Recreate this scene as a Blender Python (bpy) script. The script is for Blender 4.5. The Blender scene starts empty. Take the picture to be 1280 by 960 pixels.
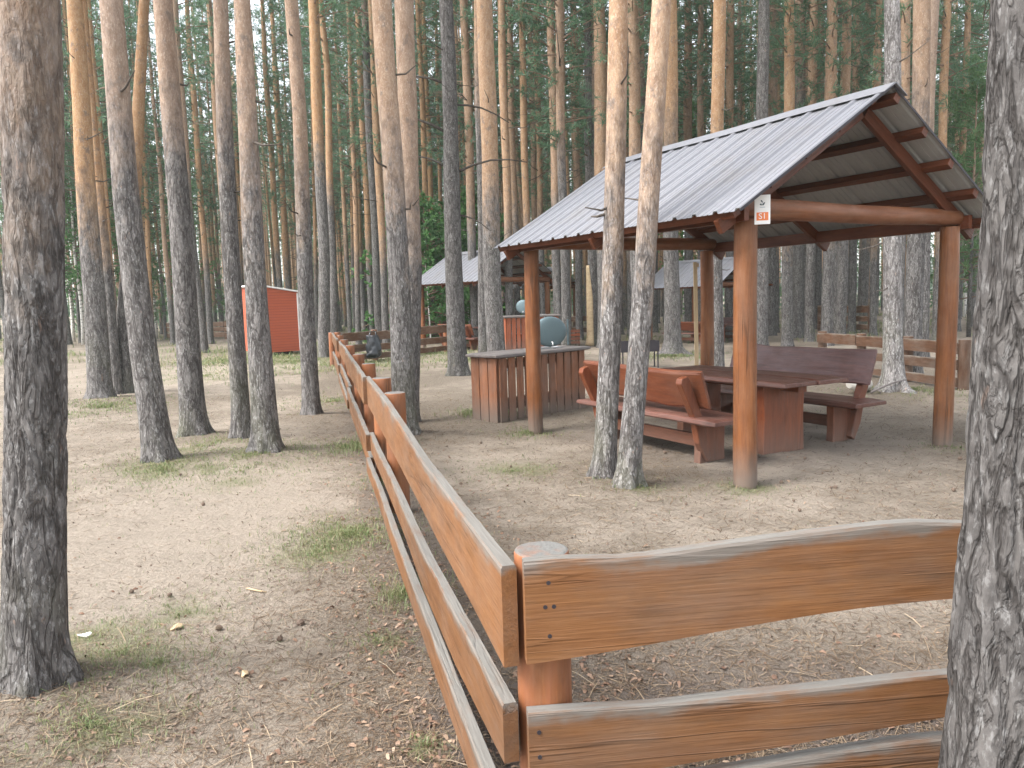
import bpy, math, random
import numpy as np
from mathutils import Vector, Matrix

rng = np.random.default_rng(11)
random.seed(5)
R_ = math.radians
S = bpy.context.scene
COL = S.collection

# ------------------------------------------------------------------ survey
EYE, FOC = 1.6, 960.0
PITCH, ROLL = R_(6.2), 0.03
WD = np.array([0, math.cos(PITCH), -math.sin(PITCH)])
RT0 = np.array([1.0, 0, 0]); UP0 = np.cross(RT0, WD)
RT = RT0 * math.cos(ROLL) - UP0 * math.sin(ROLL)
UP = UP0 * math.cos(ROLL) + RT0 * math.sin(ROLL)
def ray(x, y): return WD + RT * (x - 640) / FOC - UP * (y - 480) / FOC
def gp(x, y, z=0.0):                 # bearing of a sighted point -> point on a level plane
    d = ray(x, y); t = (z - EYE) / d[2]
    return np.array([0, 0, EYE]) + d * t
def at(x, y, Y):                     # bearing -> point at distance Y
    d = ray(x, y); return np.array([0, 0, EYE]) + d * (Y / d[1])

# ------------------------------------------------------------------ noise
PERM = rng.permutation(256); PERM = np.concatenate([PERM, PERM, PERM])
VALS = rng.random(256)
def vn3(p):
    p = np.asarray(p, float); i = np.floor(p).astype(int); f = p - i
    u = f * f * (3 - 2 * f); i &= 255
    r = 0
    for dx in (0, 1):
        for dy in (0, 1):
            for dz in (0, 1):
                h = PERM[(PERM[(PERM[(i[..., 0] + dx) & 255] + i[..., 1] + dy) & 255] + i[..., 2] + dz) & 255]
                w = (u[..., 0] if dx else 1 - u[..., 0]) * (u[..., 1] if dy else 1 - u[..., 1]) * (u[..., 2] if dz else 1 - u[..., 2])
                r = r + w * VALS[h]
    return r
def vn2(x, y, s, o=0.0):
    x = np.asarray(x, float)
    return vn3(np.stack([x * s + o, np.asarray(y, float) * s + o * 1.7, np.zeros_like(x) + o], -1))
def fbm2(x, y, s, n=4, o=0.0):
    r = 0; a = 0.5
    for k in range(n):
        r = r + a * vn2(x, y, s, o + k * 7.3); s *= 2.03; a *= 0.5
    return r
def sstep(a, b, x):
    t = np.clip((x - a) / (b - a), 0, 1); return t * t * (3 - 2 * t)

# ------------------------------------------------------------------ object helpers
def tag(o, label=None, cat=None, group=None, kind=None):
    if label: o['label'] = label
    if cat: o['category'] = cat
    if group: o['group'] = group
    if kind: o['kind'] = kind
    return o
def thing(name, label, cat, loc=(0, 0, 0), rz=0.0, group=None):
    o = bpy.data.objects.new(name, None); COL.objects.link(o)
    o.location = loc; o.rotation_euler = (0, 0, rz); o.empty_display_size = .2
    return tag(o, label, cat, group)
def copy_tree(o, parent=None):
    c = o.copy(); COL.objects.link(c)
    if parent: c.parent = parent
    for ch in o.children: copy_tree(ch, c)
    return c

class MB:
    """collects lofts, boxes and tubes; build() links ONE mesh object"""
    def __init__(s): s.v = []; s.f = []; s.sm = []; s.gc = []; s.n = 0; s.ed = []
    def add(s, verts, faces, gc=None, smooth=False, ed=None):
        s.ed.append(np.zeros(len(verts)) if ed is None else np.asarray(ed, float))
        b = s.n; s.v.append(np.asarray(verts, float)); s.n += len(verts)
        s.gc.append(np.asarray(gc if gc is not None else verts, float))
        for f in faces: s.f.append([i + b for i in f])
        if isinstance(smooth, list): s.sm += smooth
        else: s.sm += [smooth] * len(faces)
    def loft(s, rings, gcs=None, caps=True, smooth=True, closed=True, ed=None):
        m = len(rings[0]); V = np.concatenate([np.asarray(r, float) for r in rings])
        G = np.concatenate([np.asarray(g, float) for g in gcs]) if gcs is not None else V
        F = []; sm = []
        for k in range(len(rings) - 1):
            for j in range(m if closed else m - 1):
                a = k * m + j; b = k * m + (j + 1) % m
                F.append([a, b, b + m, a + m]); sm.append(smooth)
        if caps:
            F.append(list(range(m))[::-1]); F.append([(len(rings) - 1) * m + j for j in range(m)]); sm += [False, False]
        s.add(V, F, G, sm, ed)
    def box(s, c, size, M=None):
        c = np.array(c, float); h = np.array(size, float) / 2
        off = rng.random(3) * 60
        k = int(np.argmax(h)); order = [k] + [i for i in range(3) if i != k]
        P = []; G = []
        for x in (-1, 1):
            for y in (-1, 1):
                for z in (-1, 1):
                    l = np.array([x, y, z]) * h; G.append(l[order] + off)
                    w = np.array(M @ Vector(l)) if M is not None else l
                    P.append(c + w)
        s.add(P, [[0, 1, 3, 2], [4, 6, 7, 5], [0, 4, 5, 1], [2, 3, 7, 6], [0, 2, 6, 4], [1, 5, 7, 3]], G)
    def beam(s, p, q, w, h, up=(0, 0, 1)):
        p = Vector(p); q = Vector(q); d = q - p; L = d.length; x = d.normalized()
        y = Vector(up).cross(x).normalized(); z = x.cross(y)
        s.box((p + q) / 2, (L, w, h), Matrix((x, y, z)).transposed())
    def tube(s, path, radii, n=12, caps=True, wob=0.0, seed=None):
        path = [np.array(p, float) for p in path]; off = rng.random(3) * 60 if seed is None else seed
        t0 = path[1] - path[0]; t0 /= np.linalg.norm(t0)
        ref = np.array([1.0, 0, 0]) if abs(t0[0]) < .8 else np.array([0, 1.0, 0])
        rings = []; gcs = []; L = 0
        for k, p in enumerate(path):
            a = path[min(k + 1, len(path) - 1)] - path[max(k - 1, 0)]; a /= np.linalg.norm(a)
            u = np.cross(a, ref); u /= np.linalg.norm(u); v = np.cross(u, a)
            if k: L += np.linalg.norm(p - path[k - 1])
            th = np.linspace(0, 2 * math.pi, n, endpoint=False)
            r = radii[k] if hasattr(radii, '__len__') else radii
            rr = np.full(n, r)
            if wob:
                q = np.stack([np.cos(th) * 1.3 + off[0], np.sin(th) * 1.3 + off[1], np.full(n, L * 1.5 + off[2])], -1)
                rr = r * (1 + wob * (vn3(q) - .5) * 2)
            rings.append(p + np.outer(rr * np.cos(th), v) + np.outer(rr * np.sin(th), u))
            gcs.append(np.stack([np.full(n, L), rr * np.cos(th), rr * np.sin(th)], -1) + off)
        s.loft(rings, gcs, caps)
    def plank(s, p, q, zt, zb, thick, nrm, wt=.012, wb=.008, n=26, lean=(0, 0)):
        """sawn board with a wavy live edge: p->q in plan, zt/zb = (start, end) heights"""
        p = np.array(p[:2], float); q = np.array(q[:2], float); nr = np.array(nrm, float); off = rng.random(3) * 60
        L = np.linalg.norm(q - p); rings = []; gcs = []
        for k in range(n + 1):
            t = k / n; c = p + (q - p) * t
            wv = (vn3(np.array([t * L * 1.1 + off[0], off[1], .5])) - .5) * 2 * wt + (vn3(np.array([t * L * 4 + off[1], off[0], .5])) - .5) * wt * .9
            wv2 = (vn3(np.array([t * L * 1.1 + off[2], off[0], 9.5])) - .5) * 2 * wb
            sw = (vn3(np.array([t * L * .7 + off[2], 3.3, off[0]])) - .5) * .02
            a = (zt(t * L) if callable(zt) else zt[0] + (zt[1] - zt[0]) * t) + wv; b = (zb(t * L) if callable(zb) else zb[0] + (zb[1] - zb[0]) * t) + wv2
            h = thick / 2; c1 = c + nr * (sw + lean[0]); c2 = c + nr * (sw + lean[1]); ch = .004
            pts = [(c2 - nr * h, b), (c2 + nr * h, b), (c1 + nr * h, a - ch * 2), (c1 + nr * (h - ch), a), (c1 - nr * (h - ch), a), (c1 - nr * h, a - ch * 2)]
            rings.append([(x[0], x[1], z) for x, z in pts])
            gcs.append([(t * L + off[0], z + off[1], (0 if i in (0, 4, 5) else thick) + off[2]) for i, (x, z) in enumerate(pts)])
        s.loft(rings, gcs, True, smooth=False, ed=np.tile([0, 0, 1, 1, 1, 1.], len(rings)))
    def build(s, name, mat, parent=None, bevel=0.0, loc=None):
        V = np.concatenate(s.v); G = np.concatenate(s.gc)
        me = bpy.data.meshes.new(name); me.from_pydata(V.tolist(), [], s.f); me.update()
        at_ = me.attributes.new('gc', 'FLOAT_VECTOR', 'POINT'); at_.data.foreach_set('vector', G.astype(np.float32).ravel())
        a2_ = me.attributes.new('edge', 'FLOAT', 'POINT'); a2_.data.foreach_set('value', np.concatenate(s.ed).astype(np.float32))
        me.polygons.foreach_set('use_smooth', np.array(s.sm, bool))
        me.materials.append(mat)
        o = bpy.data.objects.new(name, me); COL.objects.link(o)
        if parent: o.parent = parent
        if loc is not None: o.location = loc
        if bevel:
            b = o.modifiers.new('edge', 'BEVEL'); b.width = bevel; b.segments = 2; b.limit_method = 'ANGLE'; b.angle_limit = R_(40)
        return o

def raw_mesh(name, V, F4, mat, parent=None, tri=False):
    """numpy quads/tris -> object"""
    k = F4.shape[1]; me = bpy.data.meshes.new(name)
    me.vertices.add(len(V)); me.vertices.foreach_set('co', V.astype(np.float32).ravel())
    me.loops.add(F4.size); me.loops.foreach_set('vertex_index', F4.astype(np.int32).ravel())
    me.polygons.add(len(F4)); me.polygons.foreach_set('loop_start', np.arange(0, F4.size, k, dtype=np.int32))
    me.update(calc_edges=True); me.materials.append(mat)
    o = bpy.data.objects.new(name, me); COL.objects.link(o)
    if parent: o.parent = parent
    return o

# ------------------------------------------------------------------ material helpers
class NT:
    def __init__(s, name):
        s.m = bpy.data.materials.new(name); s.m.use_nodes = True; s.t = s.m.node_tree
        s.b = s.t.nodes['Principled BSDF']; s.out = s.t.nodes['Material Output']
    def n(s, typ, **kw):
        x = s.t.nodes.new(typ)
        for k, v in kw.items():
            if k == 'i':
                for a, b in v.items():
                    if isinstance(b, bpy.types.NodeSocket): s.t.links.new(b, x.inputs[a])
                    else: x.inputs[a].default_value = b
            else: setattr(x, k, v)
        return x
    def l(s, a, b): s.t.links.new(a, b)
    def ramp(s, fac, stops, interp='LINEAR'):
        r = s.n('ShaderNodeValToRGB'); cr = r.color_ramp; cr.interpolation = interp
        while len(cr.elements) > 2: cr.elements.remove(cr.elements[-1])
        for i, (p, c) in enumerate(stops):
            e = cr.elements[i] if i < 2 else cr.elements.new(p)
            e.position = p; e.color = tuple(c) + (1,) if len(c) == 3 else c
        s.l(fac, r.inputs[0]); return r.outputs[0]
    def noise(s, vec, scale, detail=4, rough=.55, dist=0.0, out='Fac'):
        x = s.n('ShaderNodeTexNoise', i={'Vector': vec, 'Scale': scale, 'Detail': detail, 'Roughness': rough, 'Distortion': dist}); return x.outputs[out]
    def mapp(s, vec, scale=(1, 1, 1), rot=(0, 0, 0), loc=(0, 0, 0)):
        return s.n('ShaderNodeMapping', i={'Vector': vec, 'Scale': scale, 'Rotation': rot, 'Location': loc}).outputs[0]
    def mix(s, f, a, b, blend='MIX'):
        x = s.n('ShaderNodeMix', data_type='RGBA', blend_type=blend)
        for k, v in ((0, f), (6, a), (7, b)):
            if isinstance(v, bpy.types.NodeSocket): s.l(v, x.inputs[k])
            else: x.inputs[k].default_value = v if not isinstance(v, tuple) else (tuple(v) + (1,) if len(v) == 3 else v)
        return x.outputs[2]
    def math(s, op, a, b=0.0, c=0.0, clamp=False):
        x = s.n('ShaderNodeMath', operation=op, use_clamp=clamp)
        for k, v in enumerate((a, b, c)):
            if isinstance(v, bpy.types.NodeSocket): s.l(v, x.inputs[k])
            else: x.inputs[k].default_value = v
        return x.outputs[0]
    def rng(s, v, a, b, c=0.0, d=1.0):
        return s.n('ShaderNodeMapRange', i={0: v, 1: a, 2: b, 3: c, 4: d}).outputs[0]
    def attr(s, name, out='Vector', typ='GEOMETRY'): return s.n('ShaderNodeAttribute', attribute_name=name, attribute_type=typ).outputs[out]
    def bump(s, h, strength=.5, dist=.01, normal=None):
        x = s.n('ShaderNodeBump', i={'Height': h, 'Strength': strength, 'Distance': dist})
        if normal: s.l(normal, x.inputs['Normal'])
        return x.outputs[0]
    def fin(s, col=None, rough=None, normal=None, spec=None):
        for k, v in (('Base Color', col), ('Roughness', rough), ('Normal', normal), ('Specular IOR Level', spec)):
            if v is None: continue
            if isinstance(v, bpy.types.NodeSocket): s.l(v, s.b.inputs[k])
            else: s.b.inputs[k].default_value = v if not isinstance(v, tuple) else tuple(v) + (1,)
        return s.m

def mat_wood(name, base, dark, weather=.0, rough=.55, grey=(.33, .31, .28), topwear=.0, soil=.0, spec=.3, tone=.35, crack=.35):
    t = NT(name); gc = t.attr('gc')
    g = t.noise(t.mapp(gc, (1.1, 16, 16)), 1.6, 5, .6, .35)
    fine = t.noise(t.mapp(gc, (4, 110, 110)), 1.0, 3, .6)
    ringy = t.noise(t.mapp(gc, (.5, 7, 7)), 1.2, 2, .5, 1.2)
    wv = t.math('FRACT', t.math('MULTIPLY', ringy, 9.0))
    wv = t.math('ABSOLUTE', t.math('SUBTRACT', wv, .5))
    f = t.math('ADD', t.math('MULTIPLY', g, .75), t.math('MULTIPLY', wv, .25))
    col = t.mix(t.rng(f, .25, .75), dark, base)
    vor = t.n('ShaderNodeTexVoronoi', i={'Vector': t.mapp(gc, (1.6, 5, 5)), 'Scale': 1.0})
    knot = t.rng(vor.outputs['Distance'], .04, .19, 1, 0)
    col = t.mix(t.math('MULTIPLY', knot, .75), col, tuple(c * .28 for c in base))
    tn = t.noise(t.mapp(gc, (.05, .05, .05)), 1.7, 1, .5)
    col = t.mix(1.0, col, t.ramp(tn, [(.3, (1 - tone,) * 3), (.7, (1 + tone,) * 3)]), 'MULTIPLY')
    col = t.mix(t.rng(fine, .55, .8, 0, .35), col, tuple(c * .35 for c in base))
    cr = t.noise(t.mapp(gc, (.55, 15, 15)), 1.0, 3, .5, .2)
    cr = t.rng(t.math('ABSOLUTE', t.math('SUBTRACT', cr, .5)), .0, .024, 1, 0)
    cr = t.math('MULTIPLY', cr, t.rng(t.noise(t.mapp(gc, (.9, 4, 4), (0, 0, 0), (7, 3, 1)), 1.0, 2, .5), .5, .62))
    col = t.mix(t.math('MULTIPLY', cr, crack), col, tuple(c * .16 for c in base))
    mot = t.noise(t.mapp(gc, (2.5, 9, 9), (0, 0, 0), (3, 9, 4)), 1.0, 5, .7)
    col = t.mix(t.rng(mot, .5, .70, 0, .6), col, tuple(c * .42 for c in base)); col = t.mix(t.rng(mot, .46, .30, 0, .35), col, tuple(min(1, c * 1.2 + .018) for c in base))
    pat = t.noise(gc, 2.2, 5, .65)
    pat2 = t.noise(t.mapp(gc, (3, 12, 12)), 1.4, 4, .6)
    wsum = t.math('MULTIPLY', t.rng(t.math('ADD', t.math('MULTIPLY', pat, .6), t.math('MULTIPLY', pat2, .4)), .42, .62), weather)
    if topwear:
        nz = t.n('ShaderNodeSeparateXYZ', i={0: t.n('ShaderNodeNewGeometry').outputs['Normal']}).outputs[2]
        wsum = t.math('MAXIMUM', wsum, t.math('MULTIPLY', t.math('MULTIPLY', t.rng(nz, .55, .85), topwear), t.rng(pat2, .25, .5, .5, 1)), clamp=True)
    if topwear:
        ew = t.math('ADD', t.attr('edge', 'Fac'), t.math('ADD', t.math('MULTIPLY', t.math('SUBTRACT', pat, .5), .55), t.math('MULTIPLY', t.math('SUBTRACT', pat2, .5), .5)))
        wsum = t.math('MAXIMUM', wsum, t.math('MULTIPLY', t.rng(ew, .86, 1.02), .85))
    gcol = t.mix(fine, tuple(c * .6 for c in grey), tuple(min(1, c * 1.25) for c in grey))
    col = t.mix(wsum, col, gcol)
    if soil:
        oz = t.n('ShaderNodeSeparateXYZ', i={0: t.n('ShaderNodeTexCoord').outputs['Object']}).outputs[2]
        lim = t.math('ADD', oz, t.math('MULTIPLY', t.math('SUBTRACT', pat, .5), .35))
        col = t.mix(t.math('MULTIPLY', t.rng(lim, .05, .36, 1, 0), soil), col, (.15, .125, .105))
    h = t.math('ADD', t.math('MULTIPLY', g, .6), t.math('ADD', t.math('MULTIPLY', fine, .5), t.math('ADD', t.math('MULTIPLY', knot, -.3), t.math('MULTIPLY', cr, -1.6 * crack))))
    return t.fin(col, t.rng(mot, .3, .7, rough - .1, rough + .15), t.bump(h, .6, .007), spec)

def mat_bark(name, detail=True):
    """object colour carries: r = height/20 where grey furrowed bark gives way to thin flaky bark, g = how orange, b = lightness, a unused"""
    t = NT(name); oi = t.n('ShaderNodeObjectInfo'); tc = t.n('ShaderNodeTexCoord').outputs['Object']
    rnd = t.math('MULTIPLY', oi.outputs['Random'], 37.0)
    p = t.n('ShaderNodeVectorMath', operation='ADD', i={0: tc, 1: t.n('ShaderNodeCombineXYZ', i={0: rnd, 1: rnd, 2: rnd}).outputs[0]}).outputs[0]
    oc = t.n('ShaderNodeSeparateColor', i={0: oi.outputs['Color']})
    z = t.n('ShaderNodeSeparateXYZ', i={0: tc}).outputs[2]
    big = t.noise(t.mapp(p, (2.2, 2.2, 1.0)), 1.0, 4, .6)
    fine = t.noise(t.mapp(p, (70, 70, 26)), 1.0, 4, .7)
    mid = t.noise(t.mapp(p, (13, 13, 6)), 1.0, 5, .68)
    def ridge(sc, dist, lo, hi, o=0):
        n = t.noise(t.mapp(p, sc, (0, 0, 0), (o, o, o)), 1.0, 4, .55, dist)
        return t.rng(t.math('ABSOLUTE', t.math('SUBTRACT', n, .5)), lo, hi)
    fur = ridge((15, 15, 3.3), .35, .002, .05)            # long meandering furrows
    fur2 = ridge((27, 27, 8), .5, .0, .055, 5.3)         # finer cracks across the plates
    plate = t.mix(t.rng(mid, .36, .64), (.098, .091, .087), (.19, .177, .168))
    plate = t.mix(t.math('MULTIPLY', t.math('SUBTRACT', 1.0, fur2), .55), plate, (.05, .045, .043))
    fl_ = t.noise(t.mapp(p, (64, 64, 24), (0, 0, 0), (2, 8, 1)), 1.0, 4, .65)
    plate = t.mix(t.math('MULTIPLY', t.rng(fl_, .54, .63), t.rng(big, .35, .55, .4, 1.0)), plate, (.28, .272, .265))
    wb = t.noise(t.mapp(p, (20, 20, 7), (0, 0, 0), (9, 1, 4)), 1.0, 3, .6)
    plate = t.mix(t.rng(wb, .68, .72, 0, .5), plate, (.32, .22, .17))
    low = t.mix(t.math('MULTIPLY', t.math('SUBTRACT', 1.0, fur), .75), plate, (.045, .039, .036))
    org = t.mix(oc.outputs[1], (.20, .145, .112), (.28, .155, .072))
    org2 = t.mix(oc.outputs[1], (.315, .245, .195), (.385, .25, .135))
    up = t.mix(t.rng(mid, .35, .65), org, org2)
    flake = ridge((24, 24, 16), .8, .0, .06, 3.1)
    up = t.mix(t.math('MULTIPLY', t.math('SUBTRACT', 1.0, flake), t.rng(big, .4, .6, .15, .6)), up, t.mix(oc.outputs[1], (.20, .125, .09), (.25, .115, .05)))
    up = t.mix(t.rng(t.noise(t.mapp(p, (7, 7, 5)), 1.0, 5, .7), .56, .66, 0, .75), up, (.125, .105, .095))
    up = t.mix(t.rng(fine, .55, .70, 0, .6), up, (.50, .43, .37))
    up = t.mix(t.rng(fl_, .55, .64, 0, .6), up, t.mix(oc.outputs[1], (.19, .145, .12), (.27, .14, .07)))
    tz = t.math('MULTIPLY', oc.outputs[0], 20.0)
    lim = t.math('SUBTRACT', t.math('ADD', z, t.math('ADD', t.math('MULTIPLY', t.math('SUBTRACT', big, .5), 3.2), t.math('MULTIPLY', t.math('SUBTRACT', mid, .5), 2.2))), tz)
    fac = t.rng(lim, -.9, .9)
    col = t.mix(fac, low, up)
    moss = t.math('MULTIPLY', t.rng(z, .0, 1.2, 1, .15), t.rng(big, .5, .68))
    col = t.mix(t.math('MULTIPLY', moss, .45), col, (.12, .125, .07))
    stb = t.n('ShaderNodeSeparateXYZ', i={0: t.attr('gc')}).outputs[0]
    col = t.mix(t.rng(stb, 499, 500), col, (.085, .072, .062))
    br = t.math('MULTIPLY', oc.outputs[2], 2.0)
    col = t.mix(1.0, col, t.n('ShaderNodeCombineColor', i={0: br, 1: br, 2: br}).outputs[0], 'MULTIPLY')
    h = t.math('ADD', t.math('MULTIPLY', t.mix(fac, t.math('ADD', t.math('MULTIPLY', fur, .8), t.math('MULTIPLY', fur2, .35)), t.math('MULTIPLY', flake, .25)), .8), t.math('MULTIPLY', fine, .4))
    return t.fin(col, .9, t.bump(h, .8, .016), .15)

def mat_leaf(name, stops, trans=.35, rough=.6):
    t = NT(name); g = t.n('ShaderNodeNewGeometry'); oi = t.n('ShaderNodeObjectInfo')
    r = t.math('ADD', t.math('MULTIPLY', g.outputs['Random Per Island'], .75), t.math('MULTIPLY', oi.outputs['Random'], .25))
    col = t.ramp(r, stops)
    d = t.n('ShaderNodeBsdfDiffuse', i={'Color': col}); tr = t.n('ShaderNodeBsdfTranslucent', i={'Color': col})
    gl = t.n('ShaderNodeBsdfGlossy', i={'Color': (.5, .55, .5, 1), 'Roughness': .5})
    m = t.n('ShaderNodeMixShader', i={0: trans, 1: d.outputs[0], 2: tr.outputs[0]})
    m2 = t.n('ShaderNodeMixShader', i={0: .05, 1: m.outputs[0], 2: gl.outputs[0]})
    t.l(m2.outputs[0], t.out.inputs[0]); return t.m

def mat_plain(name, col, rough=.5, metal=0.0, var=.15, scale=12, spec=.4, bump=.0):
    t = NT(name); tc = t.n('ShaderNodeTexCoord').outputs['Object']
    n = t.noise(tc, scale, 5, .65)
    c = t.mix(n, tuple(x * (1 - var) for x in col), tuple(min(1, x * (1 + var)) for x in col))
    t.b.inputs['Metallic'].default_value = metal
    return t.fin(c, t.rng(n, .3, .7, rough - .06, rough + .1), t.bump(n, bump, .004) if bump else None, spec)

M = {}
M['post'] = mat_wood('stained_post', (.225, .082, .024), (.10, .033, .011), .2, .5, (.30, .20, .14), soil=.85, tone=.22, crack=.8)
M['beam'] = mat_wood('stained_beam', (.14, .042, .016), (.075, .021, .009), .0, .5, tone=.2)
M['log'] = mat_wood('stained_log', (.215, .077, .027), (.125, .04, .015), .25, .5, (.26, .17, .12), tone=.15)
M['board'] = mat_wood('fence_board', (.19, .088, .034), (.135, .058, .023), .22, .62, (.165, .155, .14), topwear=1.0, tone=.14, spec=.2)
M['board_old'] = mat_wood('fence_board_dark', (.16, .076, .038), (.10, .043, .022), .35, .6, (.30, .24, .19), topwear=.8, tone=.2)
M['board_far'] = mat_wood('fence_board_far', (.13, .062, .03), (.08, .035, .018), .35, .65, (.20, .17, .14), topwear=.7, tone=.25)
M['fpost'] = mat_wood('fence_post', (.24, .095, .033), (.22, .07, .025), .2, .5, (.15, .147, .138), topwear=1.0, soil=.2, tone=.2, crack=.8)
M['table'] = mat_wood('table_wood', (.135, .05, .034), (.068, .025, .018), .2, .36, (.24, .17, .14), spec=.5, tone=.2)
M['bench'] = mat_wood('bench_wood', (.20, .052, .017), (.10, .026, .010), .12, .42, (.30, .18, .12), spec=.45, soil=.45, tone=.2)
M['bench_sky_tint'] = mat_wood('bench_wood_sky_tint', (.15, .062, .052), (.08, .036, .034), .4, .42, (.17, .115, .12), spec=.5, tone=.15)  # weathered wood; its purple cast is sky reflection put into the colour
M['stand'] = mat_wood('stand_board', (.30, .125, .06), (.17, .065, .032), .35, .6, (.22, .17, .14), soil=.85, tone=.3)
M['stand_red'] = mat_wood('stand_board_red', (.36, .10, .04), (.2, .05, .02), .2, .6, (.22, .17, .14), soil=.6, tone=.3)
M['counter'] = mat_wood('counter_slab', (.15, .125, .115), (.09, .075, .07), .4, .5, (.26, .24, .23), topwear=.5, tone=.1)
M['pale'] = mat_wood('raw_timber', (.48, .375, .235), (.38, .28, .17), .0, .7, tone=.1)
def mat_roof():
    t = NT('roof_metal'); tc = t.n('ShaderNodeTexCoord').outputs['Object']
    a = t.noise(t.mapp(tc, (14, .9, .9)), 1.0, 4, .6); b = t.noise(tc, 2.2, 5, .7); c = t.noise(tc, 60, 3, .7)
    col = t.mix(a, (.155, .157, .172), (.19, .192, .21)); col = t.mix(t.rng(b, .5, .72, 0, .55), col, (.16, .15, .145))
    col = t.mix(t.rng(c, .66, .74, 0, .6), col, (.12, .09, .065)); col = t.mix(t.rng(b, .42, .28, 0, .4), col, (.235, .235, .25))
    return t.fin(col, t.rng(b, .3, .7, .38, .62), t.bump(b, .15, .01), .5)
M['roof'] = mat_roof()
M['roof_under'] = mat_plain('roof_metal_back', (.30, .305, .30), .55, .0, .15, 3.0)
M['white'] = mat_plain('white_paint', (.78, .78, .76), .5, 0, .06, 8)
M['dark'] = mat_plain('dark_iron', (.035, .03, .035), .55, .3, .3, 10)
M['bag'] = mat_plain('black_plastic', (.02, .022, .026), .32, 0, .3, 6, .5)
M['zinc'] = mat_plain('galvanised', (.125, .175, .19), .5, .35, .15, 7)
M['steel'] = mat_plain('steel', (.6, .62, .64), .3, .9, .1, 7)
M['glass'] = mat_plain('dark_pane', (.10, .06, .06), .12, 0, .2, 2, .6)
M['bark'] = mat_bark('pine_bark')
M['needle'] = mat_leaf('pine_needles', [(0, (.055, .11, .066)), (.5, (.095, .175, .10)), (1, (.15, .24, .13))], .52)
M['needle_light'] = mat_leaf('soft_needles', [(0, (.06, .12, .05)), (.5, (.10, .19, .075)), (1, (.16, .26, .11))], .5)
M['leaf'] = mat_leaf('birch_leaves', [(0, (.065, .16, .05)), (.5, (.11, .25, .075)), (1, (.20, .36, .13))], .5)
M['grass'] = mat_leaf('grass_blades', [(0, (.08, .12, .04)), (.4, (.14, .19, .07)), (.7, (.22, .22, .11)), (1, (.36, .31, .19))], .35)
M['litter'] = mat_leaf('needle_litter', [(0, (.055, .036, .025)), (.35, (.13, .085, .055)), (.7, (.26, .19, .125)), (1, (.46, .37, .26))], .1)
M['deadleaf'] = mat_leaf('fallen_leaves', [(0, (.10, .055, .04)), (.5, (.24, .145, .10)), (1, (.42, .31, .22))], .2)
M['cone'] = mat_plain('pine_cone', (.15, .108, .082), .9, 0, .5, 60)
def mat_birch():
    t = NT('birch_bark'); tc = t.n('ShaderNodeTexCoord').outputs['Object']
    n = t.noise(t.mapp(tc, (4, 4, 14)), 1.0, 4, .65)
    return t.fin(t.mix(t.rng(n, .56, .62), (.62, .60, .56), (.05, .045, .04)), .8)
M['birch'] = mat_birch()
def mat_siding():
    t = NT('red_siding'); tc = t.n('ShaderNodeTexCoord').outputs['Object']
    z = t.n('ShaderNodeSeparateXYZ', i={0: tc}).outputs[2]
    fr = t.math('FRACT', t.math('MULTIPLY', z, 11.0)); gap = t.rng(fr, .0, .14, 0, 1)
    g = t.noise(t.mapp(tc, (2, 2, 40)), 1.0, 4, .6)
    row = t.n('ShaderNodeTexWhiteNoise', noise_dimensions='1D', i={'W': t.math('FLOOR', t.math('MULTIPLY', z, 11.0))}).outputs[0]
    c = t.mix(g, (.33, .055, .018), (.47, .10, .038)); c = t.mix(t.math('MULTIPLY', row, .35), c, (.36, .07, .03))
    c = t.mix(gap, (.10, .02, .012), c)
    return t.fin(c, .55, t.bump(gap, .6, .01))
M['siding'] = mat_siding()

# ------------------------------------------------------------------ layout facts
G_F = gp(931, 608); G_L = gp(670, 541); G_R = gp(1171, 554)
ga = (G_L - G_F) / np.linalg.norm(G_L - G_F); gb = np.array([ga[1], -ga[0], 0])
LA, LB = 3.34, 2.79
FC = np.array([-.01, 1.97, 0]); FR_D = np.array([.994, .112, 0]); FL_D = np.array([-.245, .9695, 0])

# ------------------------------------------------------------------ ground
TREE_MOUNDS = []
def gh(x, y):
    x = np.asarray(x, float); y = np.asarray(y, float)
    d = np.sqrt(x * x + y * y)
    h = (fbm2(x, y, .28, 2, 3.1) - .375) * .10 * sstep(2, 10, d)
    h = h + (fbm2(x, y, 1.6, 3, 8.2) - .44) * .035
    h = h + (fbm2(x, y, 6.0, 3, 1.2) - .44) * .034
    for (tx, ty, r, a) in TREE_MOUNDS:
        h = h + 1.35 * a * np.exp(-((x - tx) ** 2 + (y - ty) ** 2) / (r * r))
    return h
TREE_MOUNDS += [(-2.05, 3.09, .5, .06), (1.16, 1.75, .4, .04)]
for q, r, a in ((gp(200, 582), .6, .05), (gp(334, 570), .6, .05), (gp(243, 548), .6, .04), (gp(305, 552), .5, .04), (gp(770, 610), .6, .05), (gp(573, 473), .9, .06),
             (gp(130, 505), .9, .06), (gp(390, 522), .5, .04), (gp(507, 548), .6, .05), (gp(1117, 495), .8, .06)):
    TREE_MOUNDS.append((q[0], q[1], r, a))
TREE_MOUNDS.append((-46, 74, 9, 1.1))
def gz(x, y): return float(gh(np.array([x]), np.array([y]))[0])

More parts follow.
